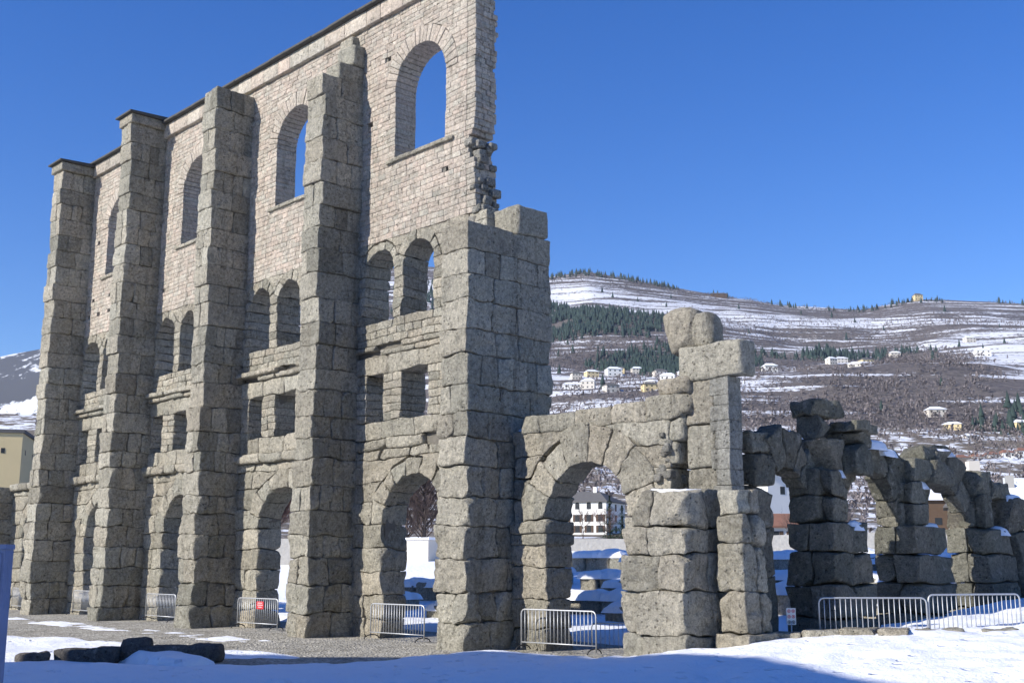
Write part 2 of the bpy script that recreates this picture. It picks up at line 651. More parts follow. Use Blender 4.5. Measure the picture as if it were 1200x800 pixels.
def intervals(x0, x1, za, zb, rects, arches):
    """solid stretches of a course; an edge is (x) or an arch (cx, spring, R, sign)"""
    zm = 0.5 * (za + zb)
    cuts = []
    for (a, b, c, d) in rects:
        if c <= zm <= d:
            cuts.append((a, b, None))
    for (cx, r, spring, base, ring) in arches:
        R = r + ring
        if base <= zm <= spring:
            cuts.append((cx - r, cx + r, None))
        elif spring < zm < spring + R:
            h = math.sqrt(max(R * R - (zm - spring) ** 2, 0))
            cuts.append((cx - h, cx + h, (cx, spring, R)))
    cuts.sort(key=lambda c: c[0])
    res, cur, edge = [], x0, None
    for a, b, arc in cuts:
        if a > cur:
            res.append((cur, a, edge, (arc + (-1,)) if arc else None))
        if b > cur:
            cur, edge = b, ((arc + (1,)) if arc else None)
    if cur < x1:
        res.append((cur, x1, edge, None))
    return [q for q in res if q[1] - q[0] > 0.04]


def split(a, b, lmin, lmax):
    n = max(1, round((b - a) / random.uniform(lmin, lmax)))
    w = np.array([random.uniform(0.75, 1.25) for _ in range(n)])
    e = a + np.concatenate([[0], np.cumsum(w) / w.sum()]) * (b - a)
    return list(zip(e[:-1], e[1:]))


def arc_x(z, arc):
    cx, sp, R, s = arc
    return cx + s * np.sqrt(np.maximum(R * R - np.clip(z - sp, 0, R) ** 2, 0))


def lay(x0, x1, zs, rects, arches, lmin, lmax, y0, y1, emit, gap=0.004, proud=0.016, r=0.05, amp=0.03, step=0.25, chip=0.0, hole=None):
    for za, zb in zip(zs[:-1], zs[1:]):
        for (a, b, ea, eb) in intervals(x0, x1, za, zb, rects, arches):
            for (p, q) in split(a, b, lmin, lmax):
                if hole and hole(p, q, za, zb):
                    continue
                la = ea if (ea and p == a) else None
                lb = eb if (eb and q == b) else None
                mapf = None
                if la or lb:
                    def mapf(V, p=p, q=q, la=la, lb=lb):
                        t = (V[:, 0] - p) / (q - p)
                        xl = arc_x(V[:, 2], la) if la else np.full(len(V), p)
                        xr = arc_x(V[:, 2], lb) if lb else np.full(len(V), q)
                        W = V.copy()
                        W[:, 0] = xl + t * (xr - xl)
                        return W
                yo = y0 + random.uniform(-proud, proud)
                emit(stone((p + gap, yo, za + gap), (q - gap, y1, zb - gap), r=r, amp=amp, step=step, mapf=mapf, chip=chip), p, q, za, zb)


def voussoirs(cx, Ri, spring, ring, nv, y0, y1, emit, jit=0.1, rough=0.0, a0=0.0, a1=math.pi, **kw):
    w = np.array([1 + random.uniform(-jit, jit) for _ in range(nv)])
    e = a0 + np.concatenate([[0], np.cumsum(w) / w.sum()]) * (a1 - a0)
    for t0, t1 in zip(e[:-1], e[1:]):
        R1 = Ri + ring * (1 + random.uniform(-rough, rough))
        span = (t1 - t0) * (Ri + ring * 0.5)

        def mapf(V, t0=t0, span=span):
            th = t0 + V[:, 0] / (Ri + ring * 0.5)
            rad = V[:, 2]
            return np.stack([cx + rad * np.cos(th), V[:, 1], spring + rad * np.sin(th)], 1)
        g = 0.008
        VQ = stone((g, y0 + random.uniform(-0.03, 0.01), Ri), (span - g, y1, R1), mapf=mapf, **kw)
        VQ = (VQ[0], VQ[1][:, ::-1])       # the polar map turns the faces inside out
        emit(VQ)


def core_mesh(name, x0, x1, z0, z1, y0, y1, solid, parent, cell=0.2, deep=True):
    """the hearting behind the facing stones, one connected solid"""
    nx = max(1, round((x1 - x0) / cell))
    nz = max(1, round((z1 - z0) / cell))
    ex = np.linspace(x0, x1, nx + 1)
    ez = np.linspace(z0, z1, nz + 1)
    S = np.array([[solid(0.5 * (ex[i] + ex[i + 1]), 0.5 * (ez[k] + ez[k + 1])) for k in range(nz)] for i in range(nx)])
    idx, V, Fc = {}, [], []

    def vid(i, k, b):
        t = (i, k, b)
        if t not in idx:
            idx[t] = len(V)
            V.append((ex[i], y1 if b else (y0 if ez[k] > 12.9 or not deep else y0 + 0.13), ez[k]))
        return idx[t]
    at = lambda i, k: 0 <= i < nx and 0 <= k < nz and S[i, k]
    for i in range(nx):
        for k in range(nz):
            if not S[i, k]:
                continue
            Fc.append((vid(i, k, 0), vid(i + 1, k, 0), vid(i + 1, k + 1, 0), vid(i, k + 1, 0)))
            Fc.append((vid(i, k, 1), vid(i, k + 1, 1), vid(i + 1, k + 1, 1), vid(i + 1, k, 1)))
            if not at(i - 1, k):
                Fc.append((vid(i, k, 0), vid(i, k + 1, 0), vid(i, k + 1, 1), vid(i, k, 1)))
            if not at(i + 1, k):
                Fc.append((vid(i + 1, k, 0), vid(i + 1, k, 1), vid(i + 1, k + 1, 1), vid(i + 1, k + 1, 0)))
            if not at(i, k - 1):
                Fc.append((vid(i, k, 0), vid(i, k, 1), vid(i + 1, k, 1), vid(i + 1, k, 0)))
            if not at(i, k + 1):
                Fc.append((vid(i, k + 1, 0), vid(i + 1, k + 1, 0), vid(i + 1, k + 1, 1), vid(i, k + 1, 1)))
    return mesh_py(name, V, Fc, 'mortar', parent)


def solid_fn(rects, arches, m=0.14):
    def f(x, z):
        for (a, b, c, d) in rects:
            if a - m < x < b + m and c - m < z < d + m:
                return False
        for (cx, r, sp, base, ring) in arches:
            if base - m < z <= sp and abs(x - cx) < r + m:
                return False
            if z > sp and math.hypot(x - cx, z - sp) < r + m:
                return False
        return True
    return f


# ------------------------------------------------------------------ the standing facade
facade = empty('theatre_facade', (0, 0, 0))
tag(facade, 'tall ruined stone theatre facade with buttresses and arched windows in three tiers', 'ruin')


def buttress(x0, x1, top, ydeep=P, label=None, plan=None, warm=0.32, light=0.6, seed=0, rbig=0.022, cap=False, base_flare=0.10):
    random.seed(100 + seed)
    bt = box('buttress', (x0 + 0.12, 0.14, -0.2), (x1 - 0.12, ydeep + 0.05, top - 0.15), 'mortar', facade)
    zs = courses(-0.15, top, 0.80, jit=0.16)
    n = len(zs) - 1
    for i, (za, zb) in enumerate(zip(zs[:-1], zs[1:])):
        hfrac = (za + zb) / 2 / 22.0
        fl = base_flare * max(0, 1 - hfrac * 2.2)
        dx = random.uniform(-0.025, 0.025)
        a, b = x0 - fl + dx, x1 + fl * 0.6 + dx + random.uniform(-0.03, 0.03)
        yf = -fl * 0.7 + random.uniform(-0.05, 0.05)
        k = (2, 3, 1, 3)[i % 4] if ydeep < 2.2 else (3, 5, 2, 4)[i % 4]
        if random.random() < 0.25:
            k = max(1, k + random.choice((-1, 1)))
        w = np.array([random.uniform(0.7, 1.3) for _ in range(k)])
        e = yf + np.concatenate([[0], np.cumsum(w) / w.sum()]) * (ydeep + 0.12 - yf)
        worn = max(0.0, 0.55 - hfrac)
        for j in range(k):
            aa, bb = a, b
            pieces = [(aa, bb)]
            if j == 0 and random.random() < 0.35:
                m = random.uniform(0.35, 0.65) * (bb - aa) + aa
                pieces = [(aa, m), (m, bb)]
            for (pa, pb) in pieces:
                g = 0.003
                y0 = e[j] + g + (random.uniform(-0.02, 0.02) if j == 0 else 0)
                off = random.uniform(-0.03, 0.02) if pb == bb else 0
                VQ = stone((pa + g, y0, za + g), (pb - g + off, e[j + 1] - g, zb - g), r=rbig * random.uniform(0.6, 1.6) + 0.03 * worn,
                           amp=0.05 + 0.10 * worn, step=0.10 if seed >= 3 else 0.14, chip=0.12 + 0.25 * worn)
                put('stone_block', VQ, bt, 'stone', tnt(light, warm))
    return bt


B = {k: -(5 - k) * D for k in range(0, 7)}       # right-hand arris of each buttress
buttress(B[0] - WB, B[0], 6.1, seed=0)
b1 = buttress(B[1] - WB, B[1], 21.05, seed=1)
b2 = buttress(B[2] - WB, B[2], 21.35, seed=2)
buttress(B[3] - WB, B[3], 20.75, seed=3)
b4 = buttress(B[4] - WB, B[4], 18.9, seed=4)
b5 = buttress(B[5] - WB, B[5] + 0.10, 11.95, ydeep=3.24, seed=5)
# the stepped head of the fourth buttress and of the last pier
random.seed(31)
for lo, hi in (((B[4] - WB + 0.15, 0.62, 18.9), (B[4] - 0.05, 1.72, 19.55)), ((B[4] - WB + 0.1, 1.15, 19.55), (B[4] + 0.02, 1.75, 20.35)),
               ((B[4] - WB - 0.05, 1.35, 20.35), (B[4] - 0.35, 1.75, 20.85))):
    put('stone_block', stone(lo, hi, 0.07, 0.04, 0.18, chip=0.25), b4, 'stone', tnt(0.5, 0.3))
for lo, hi in (((-1.5, 1.95, 11.95), (0.12, 3.22, 12.88)), ((-1.15, 0.55, 11.93), (-0.55, 1.9, 12.2))):
    put('stone_block', stone(lo, hi, 0.09, 0.05, 0.18, chip=0.2), b5, 'stone', tnt(0.5, 0.3))
# moulded heads with thin slabs on the two farthest buttresses
for bt, k, top in ((b1, 1, 21.05), (b2, 2, 21.35)):
    put('capital_block', stone((B[k] - WB - 0.10, -0.10, top + 0.01), (B[k] + 0.10, P - 0.03, top + 0.42), 0.04, 0.015, 0.3), bt, 'stone', tnt(0.5, 0.3))
    x0, x1, z = B[k] - WB - 0.22, B[k] + 0.22, top + 0.43
    mesh_py('cover_slab', [(x0, -0.24, z), (x1, -0.24, z), (x1, P + 0.3, z), (x0, P + 0.3, z), (x0, -0.24, z + 0.07), (x1, -0.24, z + 0.07),
                           (x1, P + 0.3, z + 0.18), (x0, P + 0.3, z + 0.18)], box_vf((0, 0, 0), (1, 1, 1))[1], 'slate', bt)

TU = 0.88            # the wall is thinner in the top storey
Z_STR, Z_COR, Z_UP, Z_TOP = 5.90, 9.02, 12.95, 21.0


def bay(k, shift=(0.0, 0.0)):
    random.seed(500 + k)
    X0 = -8.534 + (k - 5) * D
    xl, xr = X0 + 0.95, X0 + D - 0.02
    near = k == 5
    if k == 5:
        xr = -1.0
    s1, s2 = shift
    ga = (X0 + 4.12, 1.49, 3.52, -1.0, 0.62)
    w1 = (X0 + 1.60 + s1, X0 + 2.53 + s1, 6.88, 8.40)
    w2 = (X0 + 3.47 + s1, X0 + 4.84 + s1, 6.86, 8.44)
    a1 = (X0 + 2.20 + s2, 0.76, 11.88, 10.20, 0.34)
    a2 = (X0 + 4.24 + s2, 0.78, 11.86, 10.18, 0.34)
    tw = (X0 + 4.22, 1.32, 18.10, 15.68, 0.60)
    rects, arches = [w1, w2], [ga, a1, a2, tw]
    # hearting
    holes = [(X0 + 1.5 + 1.05 * i + random.uniform(-0.2, 0.2), z) for z in (13.9, 14.75) for i in range(6)] + [(X0 + random.uniform(1.3, 7), random.uniform(16, 20.5)) for _ in range(5)]
    sf = solid_fn(rects, arches)

    def core_solid(x, z):
        if k == 5 and z > 12.4 and x > -2.15 - 0.3 * math.exp(-((z - 15.1) / 0.6) ** 2):
            return False
        if any(abs(x - hx) < 0.14 and abs(z - hz) < 0.14 for hx, hz in holes):
            return False
        return sf(x, z)
    wall = core_mesh('bay_wall', X0 + 0.2, (xr - 0.2 if k == 5 else X0 + D + 0.2), -0.2, Z_TOP - 0.2, P + 0.05, P + TU - 0.06, core_solid, facade)

    def big(VQ, p, q, za, zb):
        put('stone_block', VQ, wall, 'stone', tnt(0.68, 0.45))

    def vs(VQ):
        put('voussoir', VQ, wall, 'stone', tnt(0.66, 0.38))
    # arcade storey: large worn blocks
    lay(xl, xr, courses(-0.15, Z_STR, 0.74, (3.52, 3.52 + 2.11)), [], [ga], 0.9, 1.5, P, P + T, big, r=0.03, amp=0.09, step=0.11 if near else 0.15, chip=0.25, proud=0.025)
    voussoirs(ga[0], ga[1], ga[2], ga[4], 9, P, P + T, vs, jit=0.25, rough=0.12, r=0.03, amp=0.09, step=0.11 if near else 0.15, chip=0.2)
    # string course
    out = 0.26 if not near else 0.04
    for (p, q) in split(xl, xr, 1.0, 1.7):
        if near and random.random() < 0.2:
            continue
        VQ = stone((p + 0.008, P - out * random.uniform(0.75, 1.1), Z_STR + 0.01), (q - 0.008, P + T, Z_STR + 0.37), 0.09, 0.08, 0.14, chip=0.35)
        put('cornice_block', VQ, wall, 'stone', tnt(0.62, 0.45))
    # storey of the rectangular windows
    zz = Z_STR + 0.38
    lay(xl, xr, courses(zz, 6.87, 0.50), [], [], 0.8, 1.6, P, P + T, big, r=0.025, amp=0.06, step=0.17, chip=0.15)
    lay(xl, xr, courses(6.87, 8.42, 0.26), rects, [], 0.40, 0.75, P, P + T, big, r=0.02, amp=0.05, step=0.17, chip=0.15)
    lay(xl, xr, [8.42, Z_COR], [], [], 1.2, 1.9, P - 0.02, P + T, big, r=0.03, amp=0.07, step=0.17, chip=0.2)
    out = 0.30 if not near else 0.06
    for j in range(2):
        for (p, q) in split(xl, xr, 1.0, 1.8):
            if random.random() < (0.22 if near or j else 0.1):
                continue
            VQ = stone((p + 0.008, P - out * (0.55 + 0.45 * j) * random.uniform(0.8, 1.1), Z_COR + 0.01 + 0.19 * j), (q - 0.008, P + T, Z_COR + 0.19 + 0.19 * j),
                       0.06, 0.035, 0.16, chip=0.3)
            put('cornice_block', VQ, wall, 'stone', tnt(0.6, 0.5))
    # storey of the paired arches
    lay(xl, xr, courses(Z_COR + 0.40, 10.19, 0.26), [], [], 0.35, 0.8, P, P + T, big, r=0.02, amp=0.05, step=0.18, chip=0.12)
    lay(xl, xr, courses(10.19, Z_UP, 0.36, (11.87, 11.87 + 1.11)), [], [a1, a2], 0.45, 0.95, P, P + T, big, r=0.02, amp=0.055, step=0.17, chip=0.15)
    for a in (a1, a2):
        voussoirs(a[0], a[1], a[2], a[4], 7, P, P + T, vs, jit=0.3, rough=0.2, r=0.02, amp=0.055, step=0.17, chip=0.15)
    # top storey: small squared stones
    mass = Mass()
    count = [0]

    def hole(p, q, za, zb):
        return any(p <= hx <= q and za <= hz <= zb and q - p < 0.36 for hx, hz in holes)
    end = (k == 5)

    def small(VQ, p, q, za, zb):
        if near and count[0] < 300 and 13.0 < za < 18.2:
            count[0] += 1
            put('brick', VQ, wall, 'ashlar', tnt(0.58, 0.55, 0.22, 0.25))
        else:
            mass.add(VQ, tnt(0.58, 0.55, 0.22, 0.25))

    def end_small(VQ, p, q, za, zb):
        mass.add(VQ, tnt(0.4, 0.35, 0.2, 0.2))
    zs = courses(Z_UP, Z_TOP, 0.178, (15.68, 18.10, 18.10 + 1.92), jit=0.18)
    kw = dict(gap=0.0035, proud=0.010, r=0.012, amp=0.02, step=0.5)
    low = [z for z in zs if z < 18.3]
    for za, zb in zip(zs[:-1], zs[1:]):
        x_hi = (X0 + D) if not end else (-1.52 - 0.35 * math.exp(-((za - 15.1) / 0.45) ** 2) + random.uniform(-0.025, 0.025))
        x_lo = X0 + (0.98 if za < 18.4 else 0.0)
        lay(x_lo, x_hi - (0.42 if end else 0), [za, zb], [], [tw], 0.26, 0.46, P, P + TU, small, hole=hole, **kw)
        if end:      # torn end of the wall: the core shows as courses of rubble
            e0, e1 = x_hi - 0.42, x_hi
            for (ya, yb) in split(P, P + TU + random.uniform(-0.1, 0.12), 0.2, 0.34):
                VQ = stone((e0 + 0.005, ya + 0.005, za + 0.006), (e1 + random.uniform(-0.05, 0.01), yb - 0.005, zb - 0.004), 0.015, 0.02, 0.5)
                mass.add(VQ, tnt(0.45, 0.4, 0.2, 0.2))
    tmass = lambda VQ: put('voussoir', VQ, wall, 'ashlar', tnt(0.55, 0.5, 0.12, 0.15))
    voussoirs(tw[0], tw[1], tw[2], tw[4], 23, P - 0.01, P + TU, tmass, jit=0.15, rough=0.06, r=0.02, amp=0.012, step=0.4)
    # sill stones
    for (p, q) in split(X0 + 1.4 if False else X0 + 2.5, X0 + 6.0, 0.7, 1.1):
        put('sill_stone', stone((p + 0.005, P - 0.10, 15.56), (q - 0.005, P + TU + 0.03, 15.70), 0.03, 0.02, 0.25, chip=0.2), wall, 'stone', tnt(0.6, 0.4))
    o = mass.build('squared_facing', 'ashlar', wall)
    tag(o, kind='stuff')
    # crowning band and cover slabs
    xe = X0 + D if k < 5 else -1.62
    for (p, q) in split(X0, xe, 1.0, 1.6):
        put('cornice_block', stone((p + 0.006, P - 0.17, Z_TOP + 0.01), (q - 0.006, P + TU + 0.1, Z_TOP + 0.62), 0.03, 0.012, 0.3), wall, 'ashlar', tnt(0.6, 0.4))
    for (p, q) in split(X0, xe, 0.8, 1.3):
        put('cover_slab', stone((p + 0.004, P - 0.34 - random.uniform(0, 0.04), Z_TOP + 0.63), (q - 0.004, P + TU + 0.2, Z_TOP + 0.73), 0.02, 0.01, 0.4), wall, 'slate', tnt())
    if end:
        # rough stump where the wall breaks off above the last pier
        rub = Mass()
        for _ in range(70):
            z = random.uniform(12.0, 15.3)
            x = -1.55 + 0.35 * sstep((14.0 - z) / 2.0) - random.uniform(0, 0.4)
            y = P + random.uniform(0.08, TU - 0.05)
            s = random.uniform(0.10, 0.2)
            rub.add(stone((x - s, y - s, z - s * 0.7), (x + s, y + s, z + s * 0.7), 0.06, 0.06, 0.3), tnt(0.4, 0.35))
        tag(rub.build('rubble_core', 'rubble', wall), kind='stuff')
    return wall


bay(2, (-0.35, -0.2))
bay(3, (-0.40, -0.25))
bay(4, (0.0, -0.1))
bay(5)

# stump of the bay beyond the farthest tall buttress
random.seed(77)
X0 = -8.534 - 4 * D
stump = core_mesh('bay_wall', X0 + 0.3, X0 + D, -0.2, 5.8, P + 0.22, P + T - 0.16, solid_fn([], [(X0 + 4.12, 1.49, 3.52, -1.0, 0.62)]), facade)
emitb = lambda VQ, *a: put('stone_block', VQ, stump, 'stone', tnt(0.55, 0.4))
lay(X0 + 0.95, X0 + D, courses(-0.15, 5.9, 0.74, (3.52, 5.63)), [], [(X0 + 4.12, 1.49, 3.52, -1, 0.62)], 0.9, 1.5, P, P + T, emitb, r=0.08, amp=0.06, step=0.25, chip=0.2)
voussoirs(X0 + 4.12, 1.49, 3.52, 0.62, 9, P, P + T, emitb, r=0.08, amp=0.06, step=0.25)
for (p, q) in split(X0 + 1, X0 + D, 1.0, 1.7):
    put('cornice_block', stone((p, P - 0.26, 5.91), (q - 0.01, P + T, 6.28), 0.12, 0.05, 0.2), stump, 'stone', tnt(0.6, 0.45))

# ------------------------------------------------------------------ the low arch and its corner pillar
random.seed(91)
arch = empty('arched_wall', (3.0, P, 0))
tag(arch, 'broken low stone wall with one round arch, rising to a T shaped pillar', 'ruin')
arch_inv = Vector((-3.0, -P, 0))


def under(parent, VQ, name, mat='stone', tint=None):
    off = np.array(parent.location if parent.parent is None else parent.parent.location + parent.location)
    return put(name, (VQ[0] - off, VQ[1]), parent, mat, tint)


A6 = (2.97, 1.49, 3.46, -1.0, 0.95)


def emit6(VQ, p=0, q=0, za=0, zb=0):
    under(arch, VQ, 'stone_block', 'stone', tnt(0.72, 0.40))


core = core_mesh('wall_core', 0.35, 5.5, -0.2, 5.9, P + 0.2, P + T - 0.15, solid_fn([], [A6], 0.18), None)
core.parent = arch
core.location = arch_inv
lay(0.10, 5.85, courses(-0.15, 3.46, 0.80, (2.95,)), [], [A6], 0.8, 1.4, P, P + T, emit6, r=0.03, amp=0.09, step=0.10, chip=0.25)
lay(0.22, 5.80, courses(3.46, 5.90, 0.62, (3.46 + 2.44 - 0.001,)), [], [A6], 0.9, 1.5, P + 0.02, P + T, emit6, r=0.03, amp=0.08, step=0.10, chip=0.25)
voussoirs(A6[0], A6[1], A6[2], A6[4], 8, P - 0.02, P + T, lambda VQ: under(arch, VQ, 'voussoir', 'stone', tnt(0.72, 0.38)),
          jit=0.28, rough=0.14, r=0.03, amp=0.08, step=0.10, chip=0.25)
# impost mouldings
for z0, z1, o in ((3.12, 3.45, 0.10), (2.80, 3.11, 0.06)):
    for a, b in ((0.12, 1.53), (4.40, 5.6)):
        under(arch, stone((a, P - o, z0), (b, P + T + 0.05, z1), 0.05, 0.03, 0.17, chip=0.2), 'impost', 'stone', tnt(0.62, 0.4))
# levelling course along the top, climbing towards the pillar
for (a, b, z0, z1) in ((0.50, 1.25, 5.88, 6.40), (1.255, 2.55, 5.88, 6.36), (2.555, 3.9, 5.88, 6.38), (3.905, 5.1, 5.88, 6.44), (5.105, 6.2, 5.88, 6.52), (0.15, 0.6, 5.6, 5.98)):
    under(arch, stone((a, P + 0.0, z0), (b, P + T, z1), 0.05, 0.07, 0.14, chip=0.25), 'stone_block', 'stone', tnt(0.68, 0.45))
for (a, b, z0, z1) in ((5.45, 6.45, 6.50, 6.95), (5.75, 6.45, 5.95, 6.5), (5.75, 6.2, 5.35, 5.97), (5.72, 6.0, 4.7, 5.36)):
    under(arch, stone((a, P + 0.04, z0), (b, P + T, z1), 0.12, 0.08, 0.16, chip=0.35), 'stone_block', 'stone', tnt(0.6, 0.4))
# pillar behind the broken end
pil = empty('corner_pillar', (0, 0, 0))
pil.parent = arch
pil.location = (6.6 - 3.0, 2.6 - P, 0)


def pblock(lo, hi, r=0.06, amp=0.04, chip=0.15, tint=None, name='stone_block', mat='stone'):
    d = np.array((0.24, -0.33, -0.08))
    under(pil, stone(np.array(lo) + d, np.array(hi) + d, r, amp, 0.16, chip=chip), name, mat, tint or tnt(0.62, 0.35))


pblock((5.95, 2.25, 3.85), (6.85, 2.85, 4.65))
pblock((5.95, 2.22, 4.66), (6.85, 2.85, 5.75))
pblock((5.90, 2.22, 5.76), (6.85, 2.85, 6.88))
zq = courses(3.85, 6.86, 0.36, jit=0.35)
for za, zb in zip(zq[:-1], zq[1:]):       # dressed quoins of the repaired edge
    pblock((6.86 - random.choice((0, 0.12)), 2.19, za), (7.30, 2.72, zb - 0.002), 0.015, 0.02, 0.06, tnt(0.72, 0.05, 0.06, 0.03), 'quoin', 'rubble')
pblock((5.76, 2.18, 6.87), (7.68, 2.80, 7.72), 0.06, 0.05, 0.12)
pblock((5.22, 2.16, 7.58), (6.30, 3.0, 8.80), 0.36, 0.12, 0.35)
pblock((6.0, 2.35, 7.66), (6.72, 3.0, 8.62), 0.14, 0.10, 0.4)
pblock((5.85, 2.4, 6.4), (6.3, 2.8, 6.9), 0.06, 0.07, 0.2)
# lower courses behind the pier
pblock((5.9, 2.2, -0.1), (6.8, 3.3, 1.5)); pblock((5.9, 2.2, 1.51), (6.8, 3.3, 2.7)); pblock((5.9, 2.2, 2.71), (6.8, 3.3, 3.84))
# front pier of swollen blocks
pier = empty('front_pier', (0, 0, 0))
pier.parent = arch
pier.location = (6.65 - 3.0, 0.85 - P, 0)
zs = [-0.2, 0.72, 1.70, 2.52, 3.12, 3.98]
for i, (za, zb) in enumerate(zip(zs[:-1], zs[1:])):
    f = 0.22 * (1 - i / 4.5)
    xa, xb = 5.72 - f * 0.4 + random.uniform(-0.05, 0.05), 7.45 + f * 0.7 + random.uniform(-0.05, 0.05)
    if i == 4:
        xa = 5.95
    m = xa + (xb - xa) * (0.35, 0.28, 0.62, 0.45, 0.40)[i]
    ym = random.uniform(0.75, 1.0)
    y0 = -0.12 * (1 - i / 4)
    for (a, b, c, d) in ((xa, m, y0 + (0.15 if i in (0, 1) else 0), P + 0.1), (m, xb, y0, ym), (m, xb, ym, P + 0.15)):
        under(pier, stone((a + 0.003, c + 0.003, za + 0.003), (b - 0.003, d - 0.003, zb - 0.003), 0.03, 0.085, 0.09, chip=0.35), 'stone_block', 'stone', tnt(0.66, 0.42))
# rubble hanging at the break above the pier, with snow
rub = Mass()
for _ in range(120):
    z = random.uniform(3.9, 5.6)
    x = 5.2 + 0.55 * random.random() + 0.12 * (z - 4)
    y = P + random.uniform(-0.02, 0.9)
    s = random.uniform(0.06, 0.14)
    rub.add(stone((x - s - 3.0, y - s - P, z - s * 0.8), (x + s - 3.0, y + s - P, z + s * 0.8), 0.05, 0.05, 0.3), tnt(0.35, 0.3))
tag(rub.build('rubble_core', 'rubble', arch), kind='stuff')


def snow_pad(x0, x1, y0, y1, z, h, parent=None, name='snow_cap', lump=0.08):
    """a pillow of snow lying on a ledge"""
    nx, ny = max(4, int((x1 - x0) / 0.09)), max(4, int((y1 - y0) / 0.09))
    u = np.linspace(0, 1, nx + 1)
    v = np.linspace(0, 1, ny + 1)
    U, W = np.meshgrid(u, v, indexing='ij')
    X = x0 + U * (x1 - x0)
    Y = y0 + W * (y1 - y0)
    e = np.minimum(np.minimum(U, 1 - U) * (x1 - x0), np.minimum(W, 1 - W) * (y1 - y0))
    Z = z - 0.16 + (h + 0.16) * np.sqrt(np.clip(e / max(h * 1.6, 0.08), 0, 1)) + lump * fbm2(X, Y, 0.6, 2) * np.clip(e / 0.2, 0, 1)
    wob = 0.16 * np.stack([fbm2(X, Y, 0.5, 2, 1), fbm2(X, Y, 0.5, 2, 2)], -1)
    X = X + wob[..., 0]
    Y = Y + wob[..., 1]
    i = np.arange(X.size).reshape(X.shape)
    Q = np.stack([i[:-1, :-1].ravel(), i[1:, :-1].ravel(), i[1:, 1:].ravel(), i[:-1, 1:].ravel()], 1)
    V = np.stack([X.ravel(), Y.ravel(), Z.ravel()], 1)
    if parent is not None:
        V = V - np.array(parent.matrix_basis.translation if parent.parent is None else parent.location + parent.parent.location)
    return mesh_quads(name, V, Q, 'snow', parent)


snow_pad(5.9, 7.2, 0.55, 1.55, 3.97, 0.10, pier)
snow_pad(0.25, 0.75, P + 0.1, P + 0.9, 6.03, 0.12, arch)
snow_pad(0.6, 2.4, P + 0.35, P + 0.95, 6.36, 0.04, arch)

# ------------------------------------------------------------------ the side arcade in shade
random.seed(123)
arcade = empty('side_arcade', (7.8, 9.0, 0.5))
tag(arcade, 'shaded row of ruined stone piers and broken arches with snow on their ledges', 'ruin')
AO = Vector((7.8, 9.0, 0.5))


def swap(V):
    """lay out along y instead of x"""
    return np.stack([V[:, 1], V[:, 0], V[:, 2]], 1)


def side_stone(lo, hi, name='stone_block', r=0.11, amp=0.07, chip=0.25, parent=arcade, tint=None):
    return under(parent, stone(lo, hi, r, amp, 0.16, chip=chip), name, 'shaded_stone', tint or tnt(0.4, 0.3))


# corner pier that starts it, on its footing
cp = empty('corner_pier'); cp.parent = arcade; cp.location = Vector((7.15, 2.95, 0.3)) - AO


def cblock(lo, hi, **k):
    VQ = stone(lo, hi, k.get('r', 0.035), k.get('amp', 0.08), 0.09, chip=0.35)
    put('stone_block', (VQ[0] - np.array((7.15, 2.95, 0.3)), VQ[1]), cp, 'stone', tnt(0.58, 0.35))


cblock((7.72, 0.70, 0.1), (8.72, 1.95, 0.78), r=0.04)
for z0, z1, a, b, y0, y1 in ((0.78, 1.70, 7.80, 8.54, 0.86, 1.80), (1.70, 2.72, 7.74, 8.50, 0.88, 1.78), (2.72, 3.4, 7.78, 8.52, 0.86, 1.75), (3.40, 4.0, 7.82, 8.40, 0.9, 1.7)):
    cblock((a, y0, z0), (b, (y0 + y1) / 2 + 0.1, z1))
    cblock((a + 0.03, (y0 + y1) / 2 + 0.11, z0), (b + 0.03, y1, z1))
